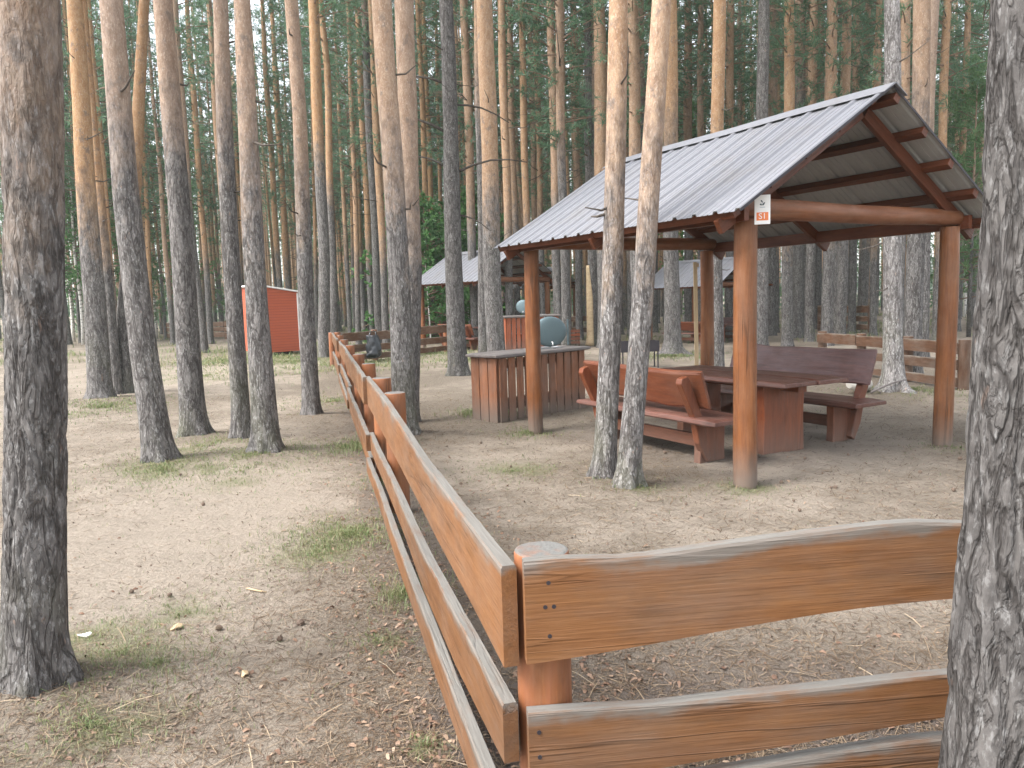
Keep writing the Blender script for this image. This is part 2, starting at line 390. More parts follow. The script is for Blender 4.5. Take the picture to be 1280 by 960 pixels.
GRASS = []   # (x, y, radius, blades, height, strength)
for px, py, r, n, h in ((430, 668, .42, 1500, .07), (400, 690, .35, 500, .05), (510, 742, .16, 520, .11), (470, 800, .25, 160, .05), (445, 560, .35, 700, .09), (150, 830, .36, 500, .055), (110, 800, .3, 200, .05), (200, 840, .3, 320, .06),
                        (120, 915, .3, 520, .06), (225, 770, .35, 220, .05), (535, 935, .09, 80, .06), (205, 590, .6, 900, .06), (335, 572, .6, 1100, .06), (300, 590, .8, 700, .05), (250, 560, .6, 600, .06), (480, 600, .3, 350, .07),
                        (130, 512, 1.0, 1200, .07), (285, 452, 2.2, 2200, .12), (330, 448, 2.0, 1500, .12), (365, 452, 1.6, 1000, .1), (610, 518, .35, 800, .14), (660, 542, .3, 260, .08), (455, 455, 3.0, 2500, .14), (540, 442, 2.5, 1600, .12),
                        (640, 590, .5, 250, .05), (935, 612, .3, 160, .05), (790, 615, .3, 160, .08), (840, 446, 1.0, 900, .12), (1180, 560, .3, 160, .05), (1140, 492, .9, 500, .08), (590, 450, 1.5, 600, .1), (250, 470, 2.0, 900, .07), (420, 500, .8, 700, .06)):
    q = gp(px, py); GRASS.append((q[0], q[1], r, n, h))

def axis(lo, hi, c, d0, g):
    pts = [c]; s = d0
    while pts[-1] < hi: pts.append(pts[-1] + s); s = d0 + g * abs(pts[-1] - c)
    a = [c]; s = d0
    while a[-1] > lo: a.append(a[-1] - s); s = d0 + g * abs(a[-1] - c)
    return np.array(a[::-1][:-1] + pts)
gx = axis(-400, 400, .0, .03, .021); gy = axis(-60, 500, 2.6, .03, .021)
X, Y = np.meshgrid(gx, gy); nx, ny = len(gx), len(gy)
Zg = gh(X, Y); V = np.stack([X.ravel(), Y.ravel(), Zg.ravel()], -1)
I = np.arange(nx * ny).reshape(ny, nx)
F4 = np.stack([I[:-1, :-1], I[:-1, 1:], I[1:, 1:], I[1:, :-1]], -1).reshape(-1, 4)

def masks(x, y):
    """litter, dark humus, green cover (0..1) where needles, soil and moss really lie"""
    x = np.asarray(x, float); y = np.asarray(y, float)
    n1 = fbm2(x, y, .55, 4, 2.2); n2 = fbm2(x, y, 2.4, 3, 5.5)
    s = (x - FC[0]) * FL_D[0] + (y - FC[1]) * FL_D[1]
    e = (x - FC[0]) * FL_D[1] - (y - FC[1]) * FL_D[0]        # >0 right of the left-hand fence line
    outside = e < 0
    litter = .38 + (n1 - .47) * 1.5 + (n2 - .44) * .6
    litter = litter + .55 * np.exp(-(np.minimum(e, 0) / .55) ** 2) * (s > -1) * outside       # leaves caught along the fence
    path = np.exp(-((x + 2.6) ** 2 / 1.6 + (y - 6.0) ** 2 / 6.5))                            # trodden sand
    litter = litter - .55 * path
    near = np.exp(-((x + .7) ** 2 / .9 + (y - 2.4) ** 2 / 1.1)); litter = litter + .28 * near
    inn = (e > 0) & (s > -6)
    litter = np.where(inn, litter + .26, litter)
    g_c = (G_F + ga * LA / 2 + gb * LB / 2)
    u = (x - g_c[0]) * ga[0] + (y - g_c[1]) * ga[1]; w = (x - g_c[0]) * gb[0] + (y - g_c[1]) * gb[1]
    pav = sstep(2.3, 1.2, np.abs(u) + .3 * (n2 - .4)) * sstep(2.1, 1.0, np.abs(w) + .3 * (n2 - .4))
    litter = litter - .25 * pav
    for (tx, ty, r, a) in TREE_MOUNDS[:-1]: litter = litter + .35 * np.exp(-((x - tx) ** 2 + (y - ty) ** 2) / (r * r * 1.1))
    strip = np.exp(-((x - 1.0) ** 2 / 1.3 + (y - 2.75) ** 2 / .42)) * inn
    strip = strip + .9 * np.exp(-(np.where(e > 0, e, 9) / .35) ** 2) * (s > 0) * (s < 9)
    dark = np.clip(.8 * strip + .45 * pav + .3 * near * (n2 > .4) + .5 * np.exp(-(np.minimum(e, 0) / .3) ** 2) * outside * (s > -1) * (s < 12), 0, 1)
    dark = dark * (.55 + .9 * n2)
    green = 0
    for gx_, gy_, r, n, h in GRASS:
        green = np.maximum(green, np.exp(-((x - gx_) ** 2 + (y - gy_) ** 2) / (1.1 * r * r)))
    green = green * sstep(.30, .55, n2)
    far = sstep(22, 34, np.sqrt(x * x + y * y))
    litter = np.where(far > 0, litter * (1 - far) + far * (.62 + (n1 - .47)), litter)
    green = np.maximum(green, far * sstep(.44, .60, n1) * .7)
    sandbank = np.exp(-((x + 46) ** 2 + (y - 74) ** 2) / 150.0)
    return np.clip(litter, 0, 1) * (1 - sandbank), np.clip(dark, 0, 1), np.clip(green, 0, 1) * (1 - sandbank)

def mat_ground():
    t = NT('forest_sand'); p = t.n('ShaderNodeTexCoord').outputs['Object']
    lit = t.attr('litter', 'Fac'); dk = t.attr('dark', 'Fac'); gr = t.attr('green', 'Fac')
    a = t.noise(p, 3.0, 6, .65); b = t.noise(p, 34, 5, .72); c = t.noise(p, 230, 4, .75)
    sand = t.mix(t.rng(b, .3, .7), (.30, .255, .205), (.415, .355, .29)); sand = t.mix(t.rng(c, .58, .72, 0, .6), sand, (.22, .17, .135)); sand = t.mix(t.rng(t.noise(p, 60, 4, .7), .56, .68, 0, .5), sand, (.24, .185, .15)); sand = t.mix(t.rng(a, .45, .65, 0, .4), sand, (.285, .245, .20))
    # needles: stretched noises in four directions
    ndl = None
    for k, an in enumerate((.3, 1.15, 1.9, 2.7)):
        nn = t.noise(t.mapp(p, (270, 24, 1), (0, 0, an), (k * 3.1, 0, 0)), 1.0, 2, .5)
        m = t.rng(nn, .60, .68); ndl = m if ndl is None else t.math('MAXIMUM', ndl, m)
    litc = t.mix(t.rng(b, .35, .65), (.175, .147, .115), (.285, .242, .192)); litc = t.mix(t.math('MULTIPLY', ndl, .6), litc, (.44, .36, .27))
    litc = t.mix(t.rng(c, .53, .68, 0, .75), litc, (.085, .062, .05)); litc = t.mix(t.rng(t.noise(p, 48, 4, .7), .54, .66, 0, .6), litc, (.11, .08, .065))
    lf = t.math('ADD', lit, t.math('MULTIPLY', t.math('SUBTRACT', t.math('ADD', t.math('MULTIPLY', b, .6), t.math('MULTIPLY', a, .6)), .6), 1.5))
    col = t.mix(t.rng(lf, .3, .72), sand, litc)
    col = t.mix(t.math('MULTIPLY', ndl, t.rng(lit, 0, .6, .15, .45)), col, (.17, .12, .085))
    dcol = t.mix(t.rng(b, .3, .7), (.075, .06, .055), (.17, .14, .125)); dcol = t.mix(t.math('MULTIPLY', ndl, .4), dcol, (.25, .19, .15))
    col = t.mix(t.rng(t.math('ADD', dk, t.math('MULTIPLY', t.math('SUBTRACT', b, .5), .8)), .2, .8, 0, .9), col, dcol)
    gcol = t.mix(c, (.10, .12, .05), (.24, .25, .12))
    col = t.mix(t.math('MULTIPLY', t.rng(t.math('ADD', gr, t.math('MULTIPLY', t.math('SUBTRACT', b, .5), 1.2)), .35, .9), .55), col, gcol)
    h = t.math('ADD', t.math('ADD', t.math('MULTIPLY', b, 1.0), t.math('MULTIPLY', t.noise(p, 9, 3, .6), 1.6)), t.math('ADD', t.math('MULTIPLY', c, .35), t.math('MULTIPLY', ndl, .25)))
    return t.fin(col, .95, t.bump(h, 1.0, .028), .1)
gro = raw_mesh('ground', V, F4, mat_ground())
gro.data.polygons.foreach_set('use_smooth', np.ones(len(F4), bool))
for nm, arr in zip(('litter', 'dark', 'green'), masks(X.ravel(), Y.ravel())):
    at_ = gro.data.attributes.new(nm, 'FLOAT', 'POINT'); at_.data.foreach_set('value', arr.astype(np.float32))
tag(gro, kind='structure')

# ------------------------------------------------------------------ litter, leaves, grass (uncountable)
def sliver(n, P, ang, L, W, pitch, mat, name, kind='stuff', curl=0.0, label=None):
    dx = np.cos(ang) * np.cos(pitch); dy = np.sin(ang) * np.cos(pitch); dz = np.sin(pitch)
    D = np.stack([dx, dy, dz], -1) * (L / 2)[:, None]; N = np.stack([-np.sin(ang), np.cos(ang), rng.normal(0, .25, n)], -1) * (W / 2)[:, None]
    C = P.copy(); C[:, 2] += np.abs(dz) * L / 2 + .002
    up = np.zeros((n, 3)); up[:, 2] = L * curl
    V = np.stack([C - D - N, C - D + N, C + up + N * 1.1, C + up - N * 1.1, C + D + N * .6, C + D - N * .6], 1).reshape(-1, 3)
    b = np.arange(n)[:, None] * 6
    F = np.concatenate([b + np.array([[0, 1, 2, 3]]), b + np.array([[3, 2, 4, 5]])])
    o = raw_mesh(name, V, F, mat); tag(o, label=label, kind=kind); return o
def scatter(n, ymin, ymax, power=1.0, prob=None):
    out = []
    while sum(len(o) for o in out) < n:
        m = n * 3; y = ymin * (ymax / ymin) ** (rng.random(m) ** power)
        x = (rng.random(m) * 2 - 1) * .74 * y * 1.0
        keep = rng.random(m) < prob(x, y) if prob is not None else np.ones(m, bool)
        out.append(np.stack([x[keep], y[keep]], -1))
    q = np.concatenate(out)[:n]; return q
def litprob(x, y):
    l, d, g = masks(x, y); return np.clip(.06 + l * .9, 0, 1)
q = scatter(52000, 1.7, 14, 1.15, litprob); n = len(q)
P = np.stack([q[:, 0], q[:, 1], gh(q[:, 0], q[:, 1])], -1)
dd = q[:, 1]
sliver(n, P, rng.random(n) * 6.3, rng.uniform(.03, .075, n) * (1 + dd * .05), rng.uniform(.0009, .0017, n) * (1 + dd * .2), rng.normal(0, .16, n), M['litter'], 'needle_litter')
def leafprob(x, y):
    e = (x - FC[0]) * FL_D[1] - (y - FC[1]) * FL_D[0]
    return np.clip(np.exp(-(np.minimum(e, 0) / .4) ** 2) * (e < .9) * .9 + .07, 0, 1) * sstep(16, 8, y)
q = scatter(2600, 1.8, 12, 1.1, leafprob); n = len(q)
P = np.stack([q[:, 0], q[:, 1], gh(q[:, 0], q[:, 1])], -1)
sliver(n, P, rng.random(n) * 6.3, rng.uniform(.014, .036, n), rng.uniform(.008, .019, n), rng.normal(0, .25, n), M['deadleaf'], 'fallen_leaf_litter', curl=.18)
q = scatter(800, 1.8, 20, 1.1, litprob); n = len(q)
P = np.stack([q[:, 0], q[:, 1], gh(q[:, 0], q[:, 1])], -1)
sliver(n, P, rng.random(n) * 6.3, rng.uniform(.05, .22, n), rng.uniform(.0018, .0045, n), rng.normal(0, .08, n), M['litter'], 'twig_litter', curl=.05)
q = scatter(9000, 1.9, 15, 1.0, lambda x, y: .25 + .75 * masks(x, y)[0]); n = len(q)
P = np.stack([q[:, 0], q[:, 1], gh(q[:, 0], q[:, 1])], -1)
sliver(n, P, rng.random(n) * 6.3, rng.uniform(.008, .022, n) * (1 + q[:, 1] * .03), rng.uniform(.004, .010, n) * (1 + q[:, 1] * .03), rng.normal(0, .4, n), M['cone'], 'bark_crumb_litter', curl=.25)
bp = []; bh = []
for gx_, gy_, r, n, h in GRASS:
    n = int(n * 1.9); a = rng.random(n) * 6.3; rr = r * np.abs(rng.normal(0, .85, n)); h = h * .72
    x = gx_ + np.cos(a) * rr; y = gy_ + np.sin(a) * rr
    k = rng.random(n) < sstep(.32, .52, fbm2(x, y, 3.5 / max(r, .3), 3, 4.4)) + .25
    bp.append(np.stack([x, y], -1)[k]); bh.append((h * rng.uniform(.5, 1.25, n))[k])
# thin starved blades over the outer clearing and far under the trees
q = scatter(3500, 4, 22, 1.0, lambda x, y: np.clip(masks(x, y)[2] * .8 + .02, 0, 1)); bp.append(q); bh.append(rng.uniform(.012, .035, len(q)))
q = scatter(16000, 24, 70, .8, lambda x, y: np.clip(masks(x, y)[2], 0, 1)); bp.append(q); bh.append(rng.uniform(.1, .3, len(q)))
q = np.concatenate(bp); h = np.concatenate(bh); n = len(q)
ang = rng.random(n) * 6.3; ben = rng.uniform(.4, 1.6, n); dist = np.linalg.norm(q, axis=1)
w = np.maximum(.0013, dist * .00034) * rng.uniform(.7, 1.3, n)
B = np.stack([q[:, 0], q[:, 1], gh(q[:, 0], q[:, 1]) - .004], -1)
N = np.stack([-np.sin(ang), np.cos(ang), 0 * ang], -1) * w[:, None]
D = np.stack([np.cos(ang), np.sin(ang), 0 * ang], -1)
m1 = B + D * (h * ben * .25)[:, None]; m1[:, 2] += h * .6
m2 = B + D * (h * ben)[:, None]; m2[:, 2] += h * np.clip(1.05 - .55 * ben, .12, 1)
V = np.stack([B - N, B + N, m1 + N * .8, m1 - N * .8, m2 + N * .15, m2 - N * .15], 1).reshape(-1, 3); b = np.arange(n)[:, None] * 6
tag(raw_mesh('grass', V, np.concatenate([b + np.array([[0, 1, 2, 3]]), b + np.array([[3, 2, 4, 5]])]), M['grass']), kind='stuff')

# pine cones, each its own thing
def cone_mesh():
    m = MB(); rings = []; n = 14
    for k in range(15):
        t = k / 14; r = .017 * math.sin(math.pi * min(1, .12 + t * .86)) ** .8 + .001
        th = np.linspace(0, 2 * math.pi, n, endpoint=False) + (k % 2) * math.pi / n
        rr = r * (1 + .28 * ((np.arange(n) + k) % 2)); rings.append(np.stack([rr * np.cos(th), rr * np.sin(th), np.full(n, t * .048 + .004 * (k % 2))], -1))
    m.loft(rings, None, True, smooth=False); return m.build('pine_cone', M['cone'])
cone = cone_mesh(); q = scatter(46, 3.2, 13, .62, lambda x, y: np.where((x - FC[0]) * FL_D[1] - (y - FC[1]) * FL_D[0] > .15, 1.0, .6))
spots = [tuple(p) for p in q] + [tuple(gp(x, y)[:2]) for x, y in ((1060, 663), (1102, 660), (380, 780), (440, 740), (270, 788), (215, 745), (575, 605), (1000, 640), (1040, 610), (1150, 590), (255, 630), (165, 740))]
for i, (x, y) in enumerate(spots):
    o = cone if i == 0 else cone.copy()
    if i: COL.objects.link(o)
    s = random.uniform(.45, .8); o.scale = (s, s, s * random.uniform(.7, 1.1)); o.rotation_euler = (R_(random.uniform(70, 105)), random.uniform(-.4, .4), random.uniform(0, 6.3))
    o.location = (x, y, gz(x, y) + .012)
    tag(o, 'small dark brown pine cone lying on the sandy forest floor', 'pine cone', 'pine cones scattered over the sand')

# ------------------------------------------------------------------ pavilions
def pavilion(name, label, F, a):
    rz = math.atan2(a[1], a[0])             # local x = along the ridge (a), local -y = across (b)
    t = thing(name, label, 'pavilion', (F[0], F[1], 0), rz)
    zl = 2.19
    def P(u, w, z): return (u, -w, z)
    for i, (u, w) in enumerate(((0, 0), (LA, 0), (0, LB), (LA, LB))):
        m = MB(); r = .092 if i == 0 else .088
        zs = np.linspace(-.15, zl + (.0 if u == 0 else -.0), 26)
        m.tube([P(u + .006 * math.sin(z * 2 + i), w + .006 * math.cos(z * 1.7 + i), z) for z in zs], [r * (1.05 - .05 * max(z, 0) / 2.2) for z in zs], 28, True, .045)
        m.build('post', M['post'], t, .008)
    ov_f, ov_b, ov_s = .31, .22, .38; wm = LB / 2; ze, zr = 2.215, 3.30; sl = (zr - ze) / (wm + ov_s)
    for u, e1, e2 in ((0, -.14, .12), (LA, -.14, .12)):     # round tie logs lying on the posts
        m = MB(); ws = np.linspace(e1, LB + e2, 24)
        m.tube([P(u, w, zl + .085 + .004 * math.sin(w * 3)) for w in ws], [.088 - .010 * (w / LB) for w in ws], 24, True, .05)
        m.build('tie_log', M['log'], t, .01)
    for w in (-.125, LB + .125):            # plates beside the posts
        m = MB(); m.beam(P(-.13, w, zl + .04), P(LA + .16, w, zl + .04), .055, .13); m.build('wall_plate', M['beam'], t, .004)
    def zs_(w): return zr - sl * abs(w - wm) - .004    # underside of the sheets
    nrm = math.sqrt(1 + sl * sl)
    for sgn in (-1, 1):
        for u in (-.02, LA / 2, LA + .02):
            m = MB(); w0, w1 = wm + sgn * .03, wm + sgn * (wm + ov_s - .06)
            off = .05 * nrm + .06 * nrm
            m.beam(P(u, w0, zs_(w0) - off), P(u, w1, zs_(w1) - off), .05, .115, (0, 0, 1)); m.build('rafter', M['beam'], t, .004)
        for k in range(5):
            w = wm + sgn * (.07 + (wm + ov_s - .16) * k / 4)
            m = MB(); up = Vector((0, -sgn * sl, 1)).normalized()
            z = zs_(w) - .028 * nrm
            m.beam(P(-ov_f + (.006 if sgn > 0 else .13), w, z - .01), P(LA + ov_b - .02, w, z - .01), .075, .07, up); m.build('purlin', M['beam'], t, .003)
        # ribbed metal sheet
        pitch = .232; prof = []; u = -ov_f
        while u < LA + ov_b:
            for du, hh in ((0, 0), (.012, .019), (.048, .019), (.060, 0), (.105, 0), (.108, .004), (.116, .004), (.119, 0), (.165, 0), (.168, .004), (.176, .004), (.179, 0)):
                if u + du <= LA + ov_b: prof.append((u + du, hh))
            u += pitch
        if prof[-1][0] < LA + ov_b: prof.append((LA + ov_b, 0))
        for side, mm, dz in (('roof_sheet', M['roof'], .004), ('roof_sheet_underside', M['roof_under'], .0015)):
            m = MB(); ring = []; K = 7
            for j in range(K):
                w = wm + sgn * (.012 + (wm + ov_s - .012) * j / (K - 1))
                ring.append([P(uu, w, zs_(w) + .004 + (hh + dz) * nrm + .003 * math.sin(uu * 2.1 + j)) for uu, hh in prof])
            m.loft(ring, None, False, False, closed=False); m.build(side, mm, t)
        m = MB(); w0, w1 = wm + sgn * .01, wm + sgn * (wm + ov_s + .004)     # thin verge flashing at the gable
        m.beam(P(-ov_f - .004, w0, zs_(w0) + .012), P(-ov_f - .004, w1, zs_(w1) + .012), .004, .022); m.build('verge_trim', M['dark'], t)
    m = MB(); cap = []
    for u in np.linspace(-ov_f - .03, LA + ov_b + .03, 12):
        g = .004 * math.sin(u * 3)
        cap.append([P(u, wm - .16, zr - sl * .16 + .036 + g), P(u, wm - .02, zr + .028 + g), P(u, wm + .02, zr + .028 + g), P(u, wm + .16, zr - sl * .16 + .036 + g),
                    P(u, wm + .16, zr - sl * .16 + .033 + g), P(u, wm, zr + .022 + g), P(u, wm - .16, zr - sl * .16 + .033 + g)])
    m.loft(cap, None, True, False); m.build('ridge_cap', M['roof'], t)
    return t
pav = pavilion('picnic_pavilion', 'open timber picnic pavilion with grey ribbed metal roof, nearest, holding the table and two benches', G_F, ga)

# sign on the front post
sp = at(953, 262, 6.09)
sn = np.array([0 - sp[0] + 1.1, 0 - sp[1], 0]); sn /= np.linalg.norm(sn); sn = -ga * .75 - gb * .66; sn /= np.linalg.norm(sn)
sgx = np.array([-sn[1], sn[0], 0])
def text_mesh(txt, size, mat, parent, loc, name):
    cu = bpy.data.curves.new(name, 'FONT'); cu.body = txt; cu.size = size; cu.align_x = 'CENTER'; cu.align_y = 'CENTER'; cu.extrude = .0006
    tmp = bpy.data.objects.new('tmp', cu); COL.objects.link(tmp); bpy.context.view_layer.update()
    me = bpy.data.meshes.new_from_object(tmp.evaluated_get(bpy.context.evaluated_depsgraph_get()))
    bpy.data.objects.remove(tmp); bpy.data.curves.remove(cu); me.materials.clear(); me.materials.append(mat)
    o = bpy.data.objects.new(name, me); COL.objects.link(o); o.parent = parent; o.location = loc; o.rotation_euler = (R_(90), 0, 0); return o
M['orange'] = mat_plain('orange_print', (.72, .19, .05), .4, 0, .05, 5)
M['slate'] = mat_plain('slate_print', (.06, .08, .10), .4, 0, .1, 5)
M['greyprint'] = mat_plain('grey_print', (.45, .50, .53), .5, 0, .1, 5)
sign = thing('number_sign', 'white plate with orange S1 panel fixed high on the front post of the near pavilion', 'sign', (sp[0], sp[1], sp[2]), math.atan2(sn[1], sn[0]) + math.pi / 2)
m = MB(); m.box((0, 0, 0), (.118, .006, .225)); m.build('plate', M['white'], sign, .002)
m = MB(); m.box((0, -.0045, -.052), (.088, .002, .062)); m.build('orange_panel', M['orange'], sign)
text_mesh('S1', .062, M['white'], sign, (0, -.0065, -.052), 'panel_lettering')
m = MB()
def leafshape(cx, cz, L, W, an):
    pts = []
    for s_ in np.linspace(0, 2 * math.pi, 16, endpoint=False):
        x, z = L / 2 * math.cos(s_), W / 2 * math.sin(s_) * (1 - .5 * math.cos(s_)); pts.append((cx + x * math.cos(an) - z * math.sin(an), cz + x * math.sin(an) + z * math.cos(an)))
    m.loft([[(x, -.0032, z) for x, z in pts], [(x, -.0048, z) for x, z in pts]], None, True, False)
leafshape(-.004, .062, .026, .010, -.9); leafshape(.010, .045, .030, .012, .9); leafshape(-.010, .038, .022, .011, -.5)
m.build('emblem', M['slate'], sign)
m = MB(); m.box((.0, -.004, .018), (.04, .0015, .006)); m.build('caption_line', M['greyprint'], sign)

# ------------------------------------------------------------------ table and benches (local frame: x along the ridge, y = -b)
def g2w(u, w): return G_F + ga * u + gb * w
def frame(name, label, cat, u, w, flip=0):
    p = g2w(u, w); return thing(name, label, cat, (p[0], p[1], gz(p[0], p[1]) - .01), math.atan2(ga[1], ga[0]) + flip)
def slab(mb, outline, y0, y1):              # outline (x,z) extruded along y
    off = rng.random(3) * 60
    mb.loft([[(x, y0, z) for x, z in outline], [(x, y1, z) for x, z in outline]], [[(z + off[0], x + off[1], off[2]) for x, z in outline], [(z + off[0], x + off[1], off[2] + .06) for x, z in outline]], True, False)
def slab_x(mb, outline, x0, x1):            # outline (y,z) extruded along x
    off = rng.random(3) * 60
    mb.loft([[(x0, y, z) for y, z in outline], [(x1, y, z) for y, z in outline]], [[(z + off[0], y + off[1], off[2]) for y, z in outline], [(z + off[0], y + off[1], off[2] + .06) for y, z in outline]], True, False)
def live(mb, x0, x1, ya, yb, z, th, wav, end=.03, n=30, tilt=None):
    """thick live-edge plank along x; tilt: (vector along width)"""
    off = rng.random(3) * 60; rings = []; gcs = []
    wv = np.array(tilt if tilt is not None else (1, 0)); nv = np.array([-wv[1], wv[0]])
    for k in range(n + 1):
        t = k / n; x = x0 + (x1 - x0) * t
        a = ya + (vn3(np.array([t * 5 + off[0], off[1], .3])) - .5) * wav; b = yb + (vn3(np.array([t * 5 + off[1], off[2], .7])) - .5) * wav
        ee = .012 * max(0, 1 - min(t, 1 - t) * 25)
        pr = [(a + .012, -th / 2 + ee), (b - .012, -th / 2 + ee), (b, -th / 4), (b - .008, th / 2 - .012), (b - .03, th / 2 - ee), (a + .03, th / 2 - ee), (a + .008, th / 2 - .012), (a, -th / 4)]
        rings.append([(x,) + tuple(np.array([0, z]) + wv * p_ + nv * q_) for p_, q_ in pr]); gcs.append([(t * (x1 - x0) + off[0], p_ + off[1], q_ + off[2]) for p_, q_ in pr])
    mb.loft(rings, gcs, True, False)
tab = frame('picnic_table', 'heavy dark red timber picnic table on slab legs under the near pavilion', 'table', .36, 1.36)
m = MB(); live(m, 0, 2.1, -.43, -.005, .735, .062, .025); live(m, .02, 2.13, .005, .44, .735, .062, .025); m.build('tabletop', M['table'], tab, .004)
for x in (.46, 1.62):
    m = MB(); slab_x(m, [(-.30, -.08), (.30, -.08), (.28, .35), (.30, .70), (-.30, .70), (-.28, .35)], x - .05, x + .05); m.build('leg', M['bench'], tab, .008)
m = MB(); m.box((1.04, 0, .665), (1.7, .12, .07)); m.build('rail', M['bench'], tab, .004)
def bench(name, label, u, w, flip, backmat, seatmat, dz=0.0, b0=.02, b1=2.34, L=2.36):
    t = frame(name, label, 'bench', u, w, flip)
    m = MB(); live(m, 0, L, -.30, .21, .43, .062, .03); m.build('seat', seatmat, t, .004)
    tl = Vector((-.30, .954)); d = (tl.x, tl.y)
    for x in (.34, L - .38):
        m = MB(); slab_x(m, [(-.17, -.08), (.17, -.08), (.155, .12), (.165, .40), (-.165, .40), (-.155, .12)], x - .045, x + .045); m.build('leg', M['bench'], t, .008)
    for x in (.27, L - .34):
        m = MB(); p = np.array([-.155, .15]); e = p + np.array(d) * (.72 + dz)
        slab_x(m, [(-.10, .02), (-.05, .06), (-.155, .45), (e[0] + .055, e[1] - .02), (e[0] + .03, e[1] + .02), (e[0] - .04, e[1]), (e[0] - .055, e[1] - .05), (-.26, .45), (-.20, .2)], x - .04, x + .04); m.build('back_support', M['bench'], t, .008)
    m = MB(); n0 = np.array([d[1], -d[0]])
    live(m, b0, b1, -.03, .36, .0, .055, .05, tilt=d)
    V_ = m.v[-1]; V_[:, 1] += -.235 + .075 - dz * .3; V_[:, 2] += .56 + dz; m.build('backrest', backmat, t, .004)
    m = MB(); m.box((L / 2 - .02, -.06, .20), (L - .8, .05, .12)); m.build('stretcher', M['bench'], t, .004)
    return t
# the near bench faces the table, its back towards the camera; the far one faces back
nb = bench('timber_bench', 'reddish timber bench with its raked back to the camera, behind the twin trunks', .55 + 2.2, .50, math.pi, M['bench'], M['table'], 0, .12, 2.0, 2.2)
fb = bench('timber_bench', 'timber bench with a weathered plank backrest tinted purple-brown by sky sheen, on the far side of the near table', .50, 2.30, 0.0, M['bench_sky_tint'], M['table'], .075, .12, 2.12)

def set_children_free(o): pass

# ------------------------------------------------------------------ more pavilions, copied
def place_copy(src, loc, rz, label, s=1.0):
    c = copy_tree(src); c.location = loc; c.rotation_euler = (0, 0, rz); c.scale = (s, s, s); c['label'] = label; return c
def unit(deg): return np.array([-math.sin(R_(deg)), math.cos(R_(deg)), 0])
def furnish(F, a, s, labs):
    b = np.array([a[1], -a[0], 0]); r = math.atan2(a[1], a[0])
    for src, u, w, fl, lab in ((tab, .42, 1.30, 0, labs[0]), (nb, 2.91, .50, math.pi, labs[1]), (fb, .52, 2.36, 0, labs[2])):
        p = F + (a * u + b * w) * s; place_copy(src, (p[0], p[1], gz(p[0], p[1]) - .01), r + fl, lab, s)
F2 = np.array([-.868, 24.06, 0]); a2 = unit(40)
place_copy(pav, (F2[0], F2[1], 0), math.atan2(a2[1], a2[0]), 'second grey-roofed pavilion, seen behind the wash stand between pine trunks')
furnish(F2, a2, 1.0, ('timber table under the second pavilion behind the wash stand', 'reddish bench with raked back under the second pavilion behind the wash stand', 'timber bench at the far side of the table under the second pavilion'))
F3 = np.array([6.55, 24.3, 0]); a3 = unit(38)
place_copy(pav, (F3[0], F3[1], 0), math.atan2(a3[1], a3[0]), 'smaller pale-roofed pavilion seen through the near pavilion beyond its back post', .84)
furnish(F3, a3, .84, ('timber table under the pale-roofed pavilion beyond the back post', 'dark red bench under the pale-roofed pavilion beyond the back post', 'far bench under the pale-roofed pavilion beyond the back post'))
for (px, py, dg, lab, s) in ((252, 412, 60, 'distant dark-roofed pavilion left of the red hut among the pines', 1.0), (215, 411, 15, 'distant pavilion at the far left edge of the log fence', 1.0), (668, 413, 35, 'distant pavilion whose roof shows just behind the second pavilion', 1.0)):
    p = gp(px, py); a = unit(dg); place_copy(pav, (p[0], p[1], 0), math.atan2(a[1], a[0]), lab, s)

# ------------------------------------------------------------------ fences
def fence_run(name, label, runs, posts, mat, pmat, cat='fence'):
    """runs: list of boards (p, q, zt, zb, normal); posts: (x, y, r, z)"""
    t = thing(name, label, cat, (runs[0][0][0], runs[0][0][1], 0)); o = np.array([runs[0][0][0], runs[0][0][1]])
    for (p, q, zt, zb, nr, wv) in runs:
        m = MB(); L = np.linalg.norm(np.array(q[:2]) - np.array(p[:2]))
        m.plank(np.array(p[:2]) - o, np.array(q[:2]) - o, zt, zb, .042, nr, wv, wv * .8, max(12, int(L * 12))); m.build('board', mat, t)
    for (x, y, r, z) in posts:
        m = MB(); zs = np.linspace(-.2, z, 12); m.tube([(x - o[0], y - o[1], k) for k in zs], [r * 1.02] * 12, 22, True, .05); m.build('post', pmat, t, .008)
    return t
nl = np.array([-FL_D[1], FL_D[0]]); nr_ = np.array([FR_D[1], -FR_D[0]])
def fl(s, off=0.0): return FC + FL_D * s + np.array([nl[0], nl[1], 0]) * off
runs = []
cut = [0.0, 5.4, 9.8, 14.4, 19.2]
def topz(k, d): return float(np.interp(d, ((0, .3, 1.6, 3.2, 6, 20), (-.1, .7, 2, 4.4, 9, 20), (0, .8, 1.8, 4, 9, 20))[k], ((.905, .90, .885, .935, .94, .88), (.525, .475, .44, .425, .43, .43), (.245, .205, .19, .16, .18, .2))[k]))
def botz(k, d): return float(np.interp(d, ((0, .5, 1.3, 2.6, 6, 20), (0, .75, 1.6, 2.3, 9, 20), (0, .5, 1.2, 5, 9, 20))[k], ((.625, .635, .635, .655, .68, .64), (.355, .275, .25, .28, .27, .28), (.10, .085, .05, .02, .04, .05))[k]))
